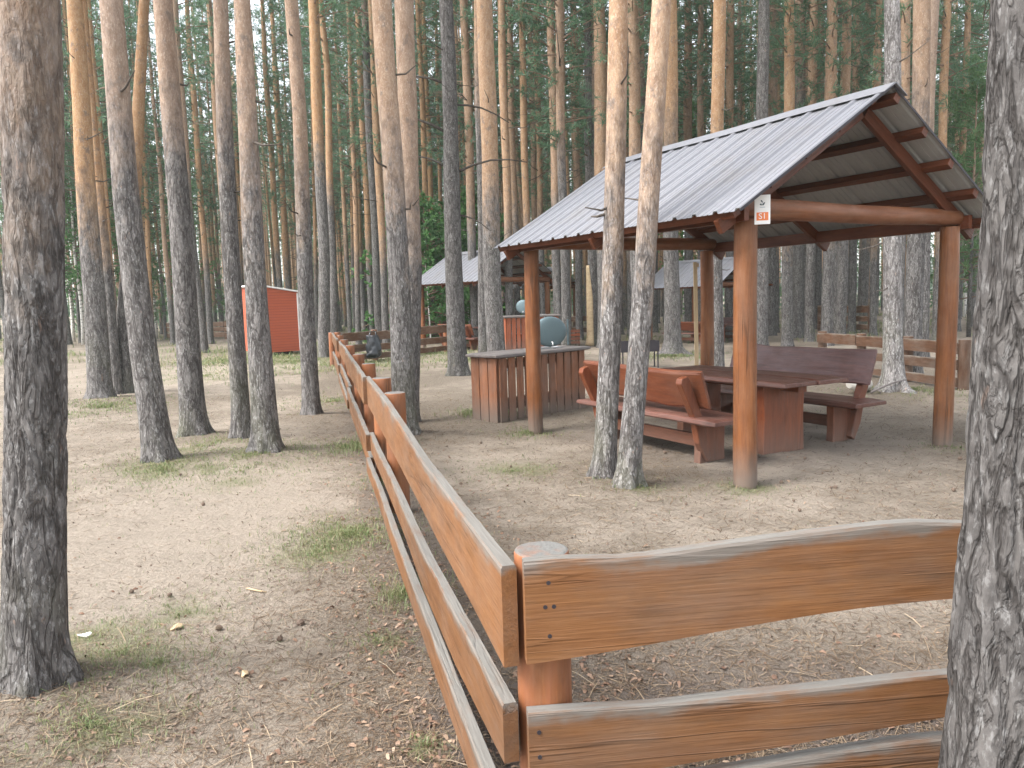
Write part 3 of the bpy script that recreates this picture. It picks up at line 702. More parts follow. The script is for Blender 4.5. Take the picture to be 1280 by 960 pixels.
for k, scl, offs in ((0, 1.0, (.018, .05)), (1, .97, (.026, .06)), (2, 1.02, (.052, .02))):
    for i in range(4):
        a, b = cut[i] * scl - (.12 if i else (.08 if k == 2 else 0)), cut[i + 1] * min(scl, 1)
        n_ = 1 if i else 4
        o = offs[i % 2]; j = random.uniform(-.02, .02) if i else 0
        runs.append((fl(a, o), fl(b, o), lambda d, k=k, a=a, j=j: topz(k, a + d) + j, lambda d, k=k, a=a, j=j: botz(k, a + d) + j, nl, (.022, .02, .018)[k] if i else .012))
posts = []
for s, z, r in ((3.95, .93, .078), (5.2, .93, .085), (6.9, .94, .075), (9.0, .92, .078), (11.6, .92, .075), (14.4, .9, .08), (17.0, .9, .075), (19.2, .9, .08)):
    p = fl(s, -.085); posts.append((p[0], p[1], r, z))
lf = fence_run('board_fence', 'pale orange three-board fence running away along the left side of the pavilion yard', runs, posts, M['board'], M['fpost'])
def fr(s, off=0.0): return FC + FR_D * s + np.array([nr_[0], nr_[1], 0]) * off
runs = [(fr(.022, .02), fr(1.95, .02), (.932, .945), (.655, .765), nr_, .034), (fr(.022, .02), fr(1.95, .02), (.488, .53), (.30, .44), nr_, .034), (fr(.022, .02), fr(1.95, .02), (.285, .35), (.10, .22), nr_, .03),
        (fr(1.96, .02), fr(3.6, .02), (.94, .9), (.70, .68), nr_, .034), (fr(1.96, .02), fr(3.6, .02), (.52, .5), (.34, .32), nr_, .034), (fr(1.96, .02), fr(3.6, .02), (.3, .26), (.12, .12), nr_, .03)]
cp = FC + FR_D * .095 + FL_D * .075
p2 = fr(1.95, -.085)
rf = fence_run('board_fence', 'orange-brown three-board fence crossing the foreground from the round corner post', runs, [(cp[0], cp[1], .076, .918), (p2[0], p2[1], .075, .9)], M['board'], M['fpost'])
# nail heads and old bolt holes on the near board ends
m = MB()
for (s_, z) in ((.085, .865), (.075, .80), (.098, .80), (.085, .72), (.05, .455), (.05, .385), (1.9, .83), (1.92, .72)):
    c = fr(s_, .0415); th = np.linspace(0, 2 * math.pi, 10, endpoint=False)
    m.loft([[(c[0] - FC[0] + FR_D[0] * math.cos(k) * .006 + nr_[0] * d_, c[1] - FC[1] + FR_D[1] * math.cos(k) * .006 + nr_[1] * d_, z + math.sin(k) * .006) for k in th] for d_ in (-.002, .0035)], None, True, False)
o = m.build('nail', M['dark'], rf); o.location = (FC[0] - rf.location.x, FC[1] - rf.location.y, 0)
# fence across the back of the yard
e0 = fl(19.4, 0); e1 = gp(598, 436) + np.array([0, .2, 0])
def straight(name, label, p, q, zs, n, mat, pmat, joints=3, r=.08):
    p = np.array(p); q = np.array(q); d = (q - p) / np.linalg.norm(q - p); nn = np.array([d[1], -d[0]])
    if nn @ (-p[:2]) < 0: nn = -nn
    runs = []
    for i in range(joints):
        a = p + (q - p) * i / joints; b = p + (q - p) * (i + 1) / joints - d * .02
        for zt, zb in zs: j = random.uniform(-.02, .02); runs.append((a, b, (zt + j, zt + j), (zb + j, zb + j), nn, .02))
    posts = [tuple((p + (q - p) * (i / joints))[:2] - nn * .1) + (r, zs[0][0] + .03) for i in range(joints + 1)]
    return fence_run(name, label, runs, posts, mat, pmat)
bf = straight('board_fence', 'brown board fence across the back of the yard carrying a black bag', e0, e1, ((.86, .62), (.50, .30), (.22, .06)), 3, M['board_old'], M['fpost'], 4)
straight('board_fence', 'brown board fence behind the far bench on the right of the yard', gp(1022, 462), gp(1197, 488), ((.76, .56), (.46, .30), (.20, .06)), 3, M['board_far'], M['board_far'], 3, .085)
straight('log_rail_fence', 'distant low log fence left of the red hut', gp(205, 425), gp(308, 424), ((.95, .72), (.66, .44), (.38, .12)), 3, M['board_old'], M['board_old'], 4)
straight('board_fence', 'distant board fence beyond the second pavilion', gp(640, 425), gp(770, 424), ((.9, .7), (.5, .3)), 2, M['board_old'], M['board_old'], 4)
straight('board_fence', 'distant board fence far beyond the purple-brown bench', gp(1022, 414), gp(1085, 416), ((1.0, .75), (.62, .40), (.3, .1)), 3, M['board_old'], M['board_old'], 2)

# black bag on the back fence
bp_ = e0 + (e1 - e0) * .16; bb = thing('rubbish_bag', 'black plastic rubbish bag hung on the back fence', 'bag', (bp_[0] + .3, bp_[1] - .16, .12))
m = MB(); rings = []
for k in range(24):
    t_ = k / 23; th = np.linspace(0, 2 * math.pi, 40, endpoint=False)
    r = .215 * (min(1, t_ * 7 + .25) ** .5) * (1 - .38 * t_ ** 2.2)
    ple = .16 * np.cos(th * 7 + 3 * t_) * t_ + .55 * (vn3(np.stack([np.cos(th) * 2.2, np.sin(th) * 2.2, np.full(40, t_ * 5.5)], -1) + 4) - .5)
    rr = r * (1 + ple); zz = t_ * .62 + .05 * (vn3(np.stack([np.cos(th) * 1.5, np.sin(th) * 1.5, np.full(40, t_ * 2)], -1) + 9) - .5)
    rings.append(np.stack([rr * np.cos(th) + .05 * math.sin(t_ * 3), rr * np.sin(th) * .62, zz], -1))
m.loft(rings); m.build('sack', M['bag'], bb)
m = MB(); m.tube([(-.08, 0, .58), (-.05, .06, .72), (.02, .14, .76), (.10, .06, .70), (.12, 0, .58)], [.03, .018, .014, .018, .03], 8); m.build('knot', M['bag'], bb)

# ------------------------------------------------------------------ wash stand
def wash_stand(label, mat):
    t = thing('wash_stand', label, 'wash stand', (0, 0, 0))
    W_, D_ = 1.74, .52
    for k in range(11):
        w = W_ / 11; m = MB(); m.box((k * w + w / 2, -.012, .43 + random.uniform(-.01, .01)), (w - .03 - random.random() * .014, .022, .86)); m.build('slat', mat, t, .003)
        if k % 3: pass
    for x in (-.012, W_ + .012):
        for k in range(3):
            m = MB(); m.box((x, .09 + k * .172, .43), (.022, .158, .86)); m.build('slat', mat, t, .003)
    for x in (.05, W_ - .05):
        for y in (.04, D_ - .03):
            m = MB(); m.box((x, y, .43), (.07, .07, .86)); m.build('leg', mat, t)
    for y in (.045, D_ - .03):
        for z in (.2, .75):
            m = MB(); m.box((W_ / 2, y, z), (W_ - .18, .04, .08)); m.build('rail', mat, t)
    m = MB(); live(m, -.1, W_ + .07, -.32, .30, .888, .055, .02); V_ = m.v[-1]; V_[:, 1] += D_ / 2 - .02; m.build('counter', M['counter'], t, .006)
    # basin let into the counter
    bs = MB(); rings = []
    for r, z in ((.25, .921), (.235, .925), (.22, .921), (.2, .86), (.1, .80), (.02, .795)):
        th = np.linspace(0, 2 * math.pi, 24, endpoint=False); rings.append(np.stack([1.2 + r * np.cos(th), D_ / 2 - .02 + r * .8 * np.sin(th), np.full(24, z)], -1))
    bs.loft(rings, None, False); bs.build('basin', M['steel'], t)
    f = MB(); f.tube([(.93, D_ * .45, .915), (.93, D_ * .45, .99), (.93, D_ * .40, 1.02), (.93, D_ * .25, 1.0), (.93, D_ * .22, .965)], [.022, .018, .016, .015, .014], 10); fa = f.build('faucet', M['white'], t)
    f = MB(); f.box((.93, D_ * .47, 1.04), (.02, .05, .018)); f.build('faucet_lever', M['white'], fa)
    return t
ws = wash_stand('slatted wooden wash stand with grey counter behind the near pavilion post', M['stand'])
p0 = np.array([-.18, 10.06, 0]); wd = np.array([.72, .694, 0])
ws.location = (p0[0], p0[1], gz(p0[0], p0[1]) - .005); ws.rotation_euler = (0, 0, math.atan2(wd[1], wd[0]))
def dish(label, loc, rz, s=1.0):
    t = thing('water_tank', label, 'water tank', loc, rz); m = MB(); rings = []
    for k, (y, r) in enumerate(((-.075, .01), (-.072, .10), (-.062, .20), (-.045, .265), (-.02, .292), (.0, .298), (.012, .298), (.018, .28), (.02, .02))):
        th = np.linspace(0, 2 * math.pi, 30, endpoint=False); rings.append(np.stack([1.12 * r * np.cos(th), np.full(30, y), r * np.sin(th)], -1))
    m.loft(rings); m.build('shell', M['zinc'], t, 0)
    m = MB(); m.box((.37, .03, -.02), (.03, .03, .50)); m.box((.18, .03, 0), (.36, .02, .03)); m.box((.0, .03, -.17), (.03, .02, .34)); m.build('bracket', M['zinc'], t, .003)
    m = MB(); m.tube([(0, -.10, -.2), (0, -.17, -.2), (0, -.18, -.26)], .012, 8); m.build('tap', M['white'], t)
    t.scale = (s, s, s); return t
pd = p0 + wd * 1.02 + np.array([-wd[1], wd[0], 0]) * .36
dish('oval blue-grey metal water tank standing on the near wash stand counter', (pd[0] + .27, pd[1] + .12, 1.135), math.atan2(wd[1], wd[0]) - .55, .74)
c = copy_tree(ws); q = gp(634, 441); c.location = (q[0], q[1] , 0); c.rotation_euler = (0, 0, R_(20)); c.scale = (1.0, 1.0, 1.24); c['label'] = 'red-brown wash stand farther back, in front of the second pavilion'
for ch in c.children:
    if ch.name.startswith(('slat', 'leg')): ch.data = ch.data.copy(); ch.data.materials[0] = M['stand_red']
dish('small blue-grey metal tank on the farther wash stand', (q[0] + .55, q[1] + .45, 1.40), R_(-10), .72)

# slatted crate by the far bench
cr = thing('slatted_bin', 'small dark red slatted bin standing beyond the near wash stand', 'bin', tuple(gp(710, 433)[:2]) + (0,), R_(12))
for k in range(4):
    m = MB(); m.box((.21, 0, .12 + k * .13), (.44, .02, .09)); m.build('slat', M['stand_red'], cr, .003)
    m = MB(); m.box((.43, .22, .12 + k * .13), (.02, .40, .09)); m.build('slat', M['stand_red'], cr, .003)
    m = MB(); m.box((-.01, .22, .12 + k * .13), (.02, .40, .09)); m.build('slat', M['stand_red'], cr, .003)
for x, y in ((.02, .03), (.40, .03), (.02, .41), (.40, .41)):
    m = MB(); m.box((x, y, .29), (.04, .04, .58)); m.build('corner_post', M['board_old'], cr)
# brazier
bz_ = gp(799, 460); br = thing('brazier', 'dark iron charcoal brazier on thin legs behind the twin trunks', 'brazier', (bz_[0] - .43, bz_[1], 0), .08)
m = MB()
for (c_, s_) in (((.43, -.17, .49), (.86, .008, .24)), ((.43, .17, .49), (.86, .008, .24)), ((.0, 0, .49), (.008, .332, .24)), ((.86, 0, .49), (.008, .332, .24)), ((.43, 0, .375), (.852, .332, .008))): m.box(c_, s_)
m.build('fire_box', M['dark'], br)
for x in (.03, .83):
    for y in (-.15, .15): m = MB(); m.box((x, y, .18), (.025, .025, .38)); m.build('leg', M['dark'], br)
# timber batten at the back post
pb = g2w(LA - .12, LB * 0 + 2.72) ; pb = at(871.5, 460, 10.45)
bt = MB(); bt.box((0, 0, 1.01), (.052, .03, 2.06)); bt.box((.012, 0.018, 2.0), (.075, .02, .05))
o = bt.build('timber_batten', M['pale'], None, .003); o.location = (pb[0], pb[1], 0); o.rotation_euler = (0, R_(-.6), -.1); tag(o, 'raw pale timber batten standing against the back pavilion post', 'batten')
# broken pale log and stick beside the grey tree
pl = gp(1078, 497); lg = MB(); ps = np.array([[0, 0, .14], [.10, .03, .15], [.2, .08, .15], [.30, .13, .14], [.36, .16, .13]])
lg.tube(ps, [.06, .125, .135, .12, .07], 18, True, .25); o = lg.build('broken_log', mat_plain('bleached_log', (.50, .47, .42), .8, 0, .3, 9, .2, .5)); o.location = (pl[0] - .18, pl[1] + .05, gz(pl[0], pl[1])); tag(o, 'bleached stub of broken log lying behind the far bench end', 'log')
st = MB(); st.tube([(0, 0, .03), (.15, 0, .10), (.35, .05, .16), (.55, .06, .20)], [.02, .018, .014, .006], 8, True, .1); st.tube([(.1, 0, .08), (.12, -.06, .02)], [.012, .006], 6)
o = st.build('fallen_branch', M['counter']); o.location = (pl[0] + .08, pl[1] - .1, gz(pl[0], pl[1])); tag(o, 'grey fallen branch lying against the foot of the bare grey tree', 'branch')
# wood shaving and scraps on the sand
q = gp(318, 741); sv = MB(); sv.tube([(-.06, .05, .006), (-.03, .022, .012), (.0, .0, .014), (.04, -.012, .010), (.075, -.015, .005)], [.004, .006, .006, .006, .003], 6); o = sv.build('wood_shaving', M['pale']); o.location = (q[0], q[1], gz(q[0], q[1])); tag(o, 'curved pale wood shaving lying on the sand left of the fence', 'wood shaving')
for px, py, nm, mt, lab, cat, sz in ((107, 801, 'paper_scrap', 'white', 'small white paper scrap near the foot of the big left trunk', 'paper scrap', .035), (222, 790, 'wood_chip', 'pale', 'pale wood chip right of the big left trunk', 'wood chip', .04), (306, 845, 'wood_chip', 'pale', 'rounded pale wood chip in front, below the curved shaving', 'wood chip', .03)):
    q = gp(px, py); m = MB(); th = np.linspace(0, 2 * math.pi, 9, endpoint=False); rr = sz * (.7 + .5 * rng.random(9))
    m.loft([[(rr[i] * math.cos(k), rr[i] * .6 * math.sin(k), z + .006 * math.sin(k * 2)) for i, k in enumerate(th)] for z in (.004, .010)], None, True, False)
    o = m.build(nm, M[mt]); o.location = (q[0], q[1], gz(q[0], q[1]) + .004); o.rotation_euler = (0, 0, rng.random() * 6); tag(o, lab, cat)

# ------------------------------------------------------------------ red hut
hc = gp(331, 446); hut = thing('red_hut', 'small red plank hut with white corner boards standing behind the pines', 'hut', (hc[0], hc[1], .0), R_(37))
W_, D_, h0, h1, z0 = 1.28, 1.9, 2.30, 2.08, .13
m = MB(); th_ = .05
def wall(pts): m.add(pts, [[0, 1, 2, 3]])
body = [(0, 0), (W_, 0), (W_, D_), (0, D_)]
hz = lambda x: h0 + (h1 - h0) * x / W_
m.loft([[(x, y, z0) for x, y in body], [(x, y, hz(x)) for x, y in body]], None, True, False); m.build('wall', M['siding'], hut)
m = MB(); m.loft([[(-.10, -.1, hz(-.1) + .012), (-.10, D_ + .1, hz(-.1) + .012), (-.10, D_ + .1, hz(-.1) + .06), (-.10, -.1, hz(-.1) + .06)], [(W_ + .1, -.1, hz(W_ + .1) + .012), (W_ + .1, D_ + .1, hz(W_ + .1) + .012), (W_ + .1, D_ + .1, hz(W_ + .1) + .06), (W_ + .1, -.1, hz(W_ + .1) + .06)]], None, True, False); m.build('roof', M['white'], hut)
for x, y in ((W_ - .03, -.015), (.03, -.015)):
    m = MB(); m.box((x, y, (z0 + hz(x)) / 2 - .01), (.09, .03, hz(x) - z0 - .03)); m.build('corner_board', M['white'], hut)
fw = None
m = MB()
for c_, s_ in (((-.015, .62, .95), (.03, .95, .07)), ((-.015, .62, 2.0), (.03, .95, .07)), ((-.015, .18, 1.475), (.03, .07, .98)), ((-.015, 1.06, 1.475), (.03, .07, .98))): m.box(c_, s_)
fw = m.build('window', M['white'], hut)
m = MB(); m.box((-.006, .62, 1.475), (.012, .81, .98)); m.build('pane', M['glass'], fw)
m = MB(); m.box((.12, 1.1, 2.45), (.2, .2, .26)); m.build('vent_box', M['white'], hut)
for y in (.25, D_ - .25): m = MB(); m.box((W_ / 2, y, .06), (W_ - .5, .16, .13)); m.build('skid', M['dark'], hut)

# ------------------------------------------------------------------ trees
def trunk_mesh(path, r0, rt, zr, H, n=16, dz=.25, seed=0, stubs=0, zs0=2.0, zs1=8.0, fine=None, flare=.35, limbs=(), stublen=(.15, .5)):
    """path: list of (z, dx, dy) offsets from the base; radius runs r0 at .5 m -> rt at height zr -> .035 at H"""
    zs = [-.25, -.1, 0, .06, .13, .22, .35, .5]; z = .5
    step = dz
    while z < H: z += step; zs.append(min(z, H)); step = dz if z < (fine or 7) else .8
    pz = np.array([p[0] for p in path]); px = np.array([p[1] for p in path]); py = np.array([p[2] for p in path])
    zs = np.array(zs)
    if zs[-1] > pz[-1]:
        k = len(pz) - 1; sx = (px[k] - px[k - 1]) / (pz[k] - pz[k - 1]); sy = (py[k] - py[k - 1]) / (pz[k] - pz[k - 1])
        ex = [(pz[k] + j, px[k] + sx * (2.0 * (1 - math.exp(-j / 2.0))), py[k] + sy * (2.0 * (1 - math.exp(-j / 2.0)))) for j in (1, 2, 4, 7, 12, 25)]
        pz = np.concatenate([pz, [e[0] for e in ex]]); px = np.concatenate([px, [e[1] for e in ex]]); py = np.concatenate([py, [e[2] for e in ex]])
    cx = np.interp(zs, pz, px); cy = np.interp(zs, pz, py)
    cx = np.where(zs > 0, cx + .02 * np.sin(zs * .9 + seed) - .02 * math.sin(seed), cx)
    rad = np.where(zs < zr, r0 + (rt - r0) * np.clip(zs, 0, None) / zr, rt + (.03 - rt) * np.clip((zs - zr) / max(H - zr, .1), 0, 1))
    rad = rad * (1 + .4 * flare * np.exp(-np.clip(zs, 0, None) / .35))
    th = np.linspace(0, 2 * math.pi, n, endpoint=False)
    T, Z_ = np.meshgrid(th, zs); Rr = np.repeat(rad[:, None], n, 1)
    q = np.stack([np.cos(T) * 1.1 + seed * 3.1, np.sin(T) * 1.1, Z_ * 1.2], -1)
    Rr = Rr * (1 + .10 * (vn3(q) - .5) + .25 * np.exp(-np.clip(Z_, 0, None) / .15) * (vn3(q * 1.9) - .5))
    lob = .55 + .45 * np.cos(T * 5 + seed * 1.7 + .8 * np.sin(T * 2 + seed)) + .35 * np.cos(T * 3 + seed)
    Rr = Rr * (1 + 1.25 * flare * np.clip(lob, 0, 2) * np.exp(-np.clip(Z_ + .02, 0, None) / .11))
    if fine:
        wx = np.stack([np.cos(T) * Rr, np.sin(T) * Rr, Z_], -1) + seed
        wv = (vn3(wx * np.array([7, 7, 3.5])) - .5)[..., None] * np.array([.05, .05, .12])
        q1 = (wx + wv) * np.array([17, 17, 3.4]); q2 = (wx + wv * .6) * np.array([42, 42, 15.0])
        f1 = 1 - np.abs(2 * vn3(q1) - 1); f2 = 1 - np.abs(2 * vn3(q2 + 9) - 1)
        plate = np.floor(vn3(q1 * .9 + 31) * 5) / 5
        amp = sstep(4.2, 1.5, Z_)
        Rr = Rr - amp * (.010 * f1 ** 6 + .005 * f2 ** 3) + .005 * plate * amp
    Xv = cx[:, None] + Rr * np.cos(T); Yv = cy[:, None] + Rr * np.sin(T)
    V = np.stack([Xv, Yv, Z_], -1).reshape(-1, 3); m = MB(); K = len(zs)
    F = []
    I = np.arange(K * n).reshape(K, n)
    A = I[:-1]; Bq = np.roll(I, -1, 1)[:-1]; C2 = np.roll(I, -1, 1)[1:]; D2 = I[1:]
    F = np.stack([A, Bq, C2, D2], -1).reshape(-1, 4).tolist(); F.append([int(i) for i in I[-1]])
    m.add(V, F, None, True)
    rs = random.Random(seed * 77 + 3)
    for k in range(stubs):
        z = rs.uniform(zs0, zs1); a = rs.uniform(0, 6.28); L = rs.uniform(*stublen); r = rs.uniform(.006, .014) * (1 + L * .4)
        i = np.searchsorted(zs, z) - 1; c0 = np.array([np.interp(z, zs, cx), np.interp(z, zs, cy), z]); rr = np.interp(z, zs, rad)
        d = np.array([math.cos(a), math.sin(a), rs.uniform(-.25, .5)])
        pts = [c0 + d * rr * .6, c0 + d * (rr + L * .4) + np.array([0, 0, -.02]), c0 + d * (rr + L) + np.array([rs.uniform(-.1, .1), rs.uniform(-.1, .1), rs.uniform(-.05, .25) * L])]
        m.tube(pts, [r, r * .8, r * .35], 6, seed=np.array([1000., 0, 0]))
    for (z, dirx, diry, dzv, L, r) in limbs:
        c0 = np.array([np.interp(z, zs, cx), np.interp(z, zs, cy), z]); rr = np.interp(z, zs, rad); d = np.array([dirx, diry, dzv]); d /= np.linalg.norm(d)
        pts = [c0 + d * rr * .5 + np.array([0, 0, .10 * math.sin(k / 4 * math.pi) * L]) * 1 + d * L * k / 4 for k in range(5)]
        m.tube(pts, [r * (1 - .17 * k) for k in range(5)], 7, True, .1, np.array([1000., 0, 0]))
    return m, (float(np.interp(H, zs, cx)), float(np.interp(H, zs, cy))), lambda zz: (float(np.interp(zz, zs, cx)), float(np.interp(zz, zs, cy)))

def crown_arrays(z0, H, nb, spread, seed, blades=15, clumps=9, bl=(.12, .22), bw=.012, droop=.1, low=.6):
    r = np.random.default_rng(seed); mb = MB(); Q = []
    for k in range(nb):
        t = (k + r.random()) / nb; z = z0 + (H - z0) * t ** .92
        L = spread * (1.0 - .72 * t ** 1.6) * r.uniform(.55, 1.1) * (low + (1 - low) * min(1, t * 3.5))
        a = r.random() * 6.283; up = r.uniform(-.15, .45) + .5 * t
        d = np.array([math.cos(a), math.sin(a), up]); d /= np.linalg.norm(d)
        pts = [np.array([0, 0, z]) + d * L * s + np.array([0, 0, -droop * L * s * s]) + r.normal(0, .03, 3) * s for s in (0, .35, .7, 1.0)]
        mb.tube(pts, [.026 * (1.1 - .7 * t), .018 * (1.1 - .7 * t), .011, .004], 5)
        for c in range(clumps):
            s = r.uniform(.25, 1.02); p = np.array([0, 0, z]) + d * L * s + np.array([0, 0, -droop * L * s * s]) + r.normal(0, .10 + .12 * L * .3, 3)
            tw = d * .6 + r.normal(0, .45, 3) + np.array([0, 0, .25]); tw /= np.linalg.norm(tw)
            m = blades; dirs = tw[None] * .55 + r.normal(0, .55, (m, 3)); dirs /= np.linalg.norm(dirs, axis=1)[:, None]
            st = p[None] + tw[None] * (r.random((m, 1)) - .3) * .16; ln = r.uniform(bl[0], bl[1], (m, 1))
            sd = np.cross(dirs, r.normal(0, 1, (m, 3))); sd /= np.linalg.norm(sd, axis=1)[:, None]; sd *= bw
            Q.append(np.stack([st - sd, st + sd, st + dirs * ln + sd * .4, st + dirs * ln - sd * .4], 1))
    return mb, np.concatenate(Q).reshape(-1, 3)
def crown_obj(name, arr, mat, twigmat):
    mb, V = arr; n = len(V) // 4
    F = np.arange(n * 4).reshape(-1, 4); o = raw_mesh(name, V, F, mat)
    return o
CROWN = {}
def mk_crown(key, z0, H, nb, spread, seed, mat, **kw):
    mb, V = crown_arrays(z0, H, nb, spread, seed, **kw); me_tw = mb
    Vt = np.concatenate(mb.v); nt = len(Vt); n = len(V) // 4
    me = bpy.data.meshes.new('crown'); allV = np.concatenate([V, Vt])
    faces = np.arange(n * 4).reshape(-1, 4).tolist() + [[i + len(V) for i in f] for f in mb.f]
    me.from_pydata(allV.tolist(), [], faces); me.materials.append(mat); me.materials.append(M['twig'])
    mi = np.zeros(len(faces), np.int32); mi[n:] = 1; me.polygons.foreach_set('material_index', mi); me.update()
    CROWN[key] = me
M['twig'] = mat_plain('pine_limb', (.15, .10, .07), .9, 0, .3, 9)
for i in range(5): mk_crown(('hi', i), 10.0 - i * .35, 21.0, 66, 2.1 + .12 * i, 40 + i, M['needle'], blades=12, clumps=7)
for i in range(4): mk_crown(('mid', i), 5.6 + .7 * i, 20.0, 88, 2.0 + .12 * i, 60 + i, M['needle'], blades=11, clumps=7, low=.5)
for i in range(2): mk_crown(('low', i), 1.0 + i * .8, 8.5, 70, 1.7, 70 + i, M['needle_light'], blades=14, clumps=8, low=1.0)
for i in range(3): mk_crown(('birch', i), 1.5 + .8 * i, 13.0, 85, 2.2, 80 + i, M['leaf'], blades=12, clumps=8, bl=(.07, .12), bw=.035, droop=.35, low=.8)
for i in range(2): mk_crown(('bush', i), .25, 3.2, 55, 1.5, 90 + i, M['leaf'], blades=12, clumps=8, bl=(.06, .10), bw=.03, droop=.25, low=1.0)

def add_crown(key, parent, off=(0, 0, 0), s=1.0, rz=0.0):
    o = bpy.data.objects.new('crown', CROWN[key]); COL.objects.link(o); o.parent = parent; o.location = off; o.scale = (s, s, s); o.rotation_euler = (0, 0, rz); return o

NTREE = [0]
def surveyed(label, base, wb, pts, wt, trans, orange, light, n=20, dz=.16, stubs=6, H=21.0, fine=None, crown='hi', group=None, flare=.35, limbs=(), name='pine_tree', zs=(2.0, 7.0), stublen=(.12, .4)):
    """base pixel bearing, widths in bearing units; pts: sighted points up the trunk (last one = top of the view)"""
    if len(base) == 3: P0 = np.array([base[0], base[1], 0.0])
    else: P0 = gp(*base)
    Yd = P0[1]; sc = Yd / FOC * .95
    path = [(0, 0, 0)]
    for (x, y) in pts:
        p = at(x, y, Yd); path.append((p[2], p[0] - P0[0], 0))
    seed = NTREE[0]; NTREE[0] += 1
    zt = path[-1][0]
    m, tip, cen = trunk_mesh(path, wb * sc / 2, wt * sc / 2, zt, H, n, dz, seed, stubs, zs[0], zs[1], fine, flare, limbs, stublen)
    g0 = gz(P0[0], P0[1])
    t = thing(name, label, 'pine tree', (P0[0], P0[1], g0), 0, group)
    tr = m.build('trunk', M['bark'], t); tr.color = (trans / 20.0, orange, light / 2.0, 1)
    if crown:
        k = seed % 5; c = cen(11); add_crown((crown, k % (5 if crown == 'hi' else 4)), t, (c[0], c[1], 0), H / 21.0, seed * 1.3)
    return t
# label, base, width, sighted points, top width, bark change height, orange, lightness
surveyed('thick grey pine filling the left edge, closest trunk on the left', (44, 868), 76, [(44, 600), (40, 300), (35, 0)], 68, 2.55, .25, .86, n=170, dz=.013, fine=3.3, stubs=0, flare=.4)
surveyed('huge dark grey flecked pine trunk cut by the right edge of the view', (1.165, 1.74, 0), 182, [(1280, 600), (1297, 300), (1306, 0)], 104, 9, .2, .64, n=180, dz=.011, fine=2.7, stubs=0, flare=.12)
surveyed('pine with bright orange upper bark and dark stubs, second from the left edge', (126, 503), 29, [(121, 380), (112, 260), (93, 0)], 18, 3.2, .85, 1.08, stubs=10, zs=(3.5, 6.5), n=32, dz=.08)
surveyed('leaning pine with pinkish upper trunk, just right of the orange one', (200, 580), 36, [(183, 450), (160, 250), (137, 0)], 27, 3.4, .05, 1.08, n=44, dz=.05, stubs=2)
surveyed('thin bent orange pine that emerges behind the leaning pinkish trunk', (158, 492), 22, [(156, 400), (166, 230), (172, 130), (181, 0)], 12, 2.8, .8, .9, stubs=1, n=24, dz=.12)
surveyed('slim pine close behind the bright orange stubbed one', (147, 494), 13, [(140, 420), (126, 280), (112, 100), (104, 0)], 8, 3.0, .8, .95, stubs=12, n=18)
surveyed('straight grey pine with rosy upper bark and one dead spur', (243, 547), 32, [(231, 400), (218, 200), (205, 0)], 23, 3.7, .12, 1.08, n=40, dz=.06, stubs=4)
surveyed('slender tan pine peeping from behind the rosy straight one', (256, 441), 10, [(236, 250), (219, 0)], 8, 6, .3, 1.0, stubs=3, n=12, dz=.4)
surveyed('slim grey pine in front of the red hut, left one of the pair', (303, 552), 24, [(297, 430), (287, 200), (278, 0)], 18, 3.8, .1, 1.0, n=36, dz=.06, stubs=4)
surveyed('pale barked pine hiding the corner of the red hut', (334, 570), 33, [(325, 400), (315, 200), (302, 0)], 20, 3.1, .2, 1.12, n=40, dz=.05, stubs=6)
surveyed('pine standing alone between the red hut and the fence', (390, 520), 22, [(381, 330), (372, 150), (362, 0)], 16, 3.3, .22, 1.05, n=32, dz=.07, stubs=8)
surveyed('golden upper trunk pine at the far end of the left fence', (405, 447), 15, [(404, 330), (397, 150), (390, 0)], 13, 6.3, .9, 1.0, n=20, dz=.2, stubs=6)
surveyed('slender orange pine rising beside the golden one at the fence end', (418, 440), 10, [(413, 250), (409, 100), (400, 0)], 8, 5.3, .8, 1.0, n=14, dz=.3, stubs=4)
surveyed('thick pine just inside the fence beside the round fence posts', (506, 548), 31, [(500, 400), (493, 220), (480, 0)], 24, 3.0, .3, 1.12, n=48, dz=.05, stubs=4)
surveyed('rosy pine standing pressed behind the thick fence-side trunk', (511, 528), 24, [(518, 330), (514, 150), (507, 0)], 24, 2.5, .2, 1.08, n=36, dz=.07, stubs=2)
surveyed('all grey pine with long drooping dead branches in the yard', (573, 472), 25, [(569, 330), (563, 150), (558, 0)], 17, 14, .0, .78, n=32, dz=.08, stubs=5, zs=(3, 7), limbs=((5.0, -1, -.1, .25, 1.3, .035), (4.3, -1, .1, .3, .9, .028), (4.2, 1, -.1, .1, 1.5, .03), (6.0, -1, .2, .1, 1.4, .03), (5.6, 1, .2, -.3, 1.2, .026), (3.4, 1, .0, -.5, .8, .02)))
surveyed('orange topped pine with a dark spur behind the wash stand', (622, 462), 24, [(615, 330), (611, 200), (606, 0)], 20, 4.0, .55, 1.12, n=32, dz=.1, stubs=5)
surveyed('grey pine doubling the orange topped one behind the wash stand', (606, 458), 16, [(603, 330), (600, 200), (597, 0)], 10, 6.5, .5, .95, n=20, dz=.15, stubs=2)
surveyed('left one of the twin trunks standing before the near bench', (756, 603), 29, [(760, 450), (763, 250), (770, 0)], 24, 2.55, .5, 1.18, n=48, dz=.04, stubs=5)
surveyed('right one of the twin trunks, bending to the right before the near bench', (784, 614), 30, [(796, 450), (807, 290), (818, 150), (830, 0)], 24, 2.3, .4, 1.18, n=48, dz=.04, stubs=5)
surveyed('pine with a flared foot seen left of the back pavilion post', (841, 444), 21, [(840, 330), (839, 150), (838, 0)], 17, 6, .8, 1.0, n=24, dz=.15, stubs=4, flare=.9)
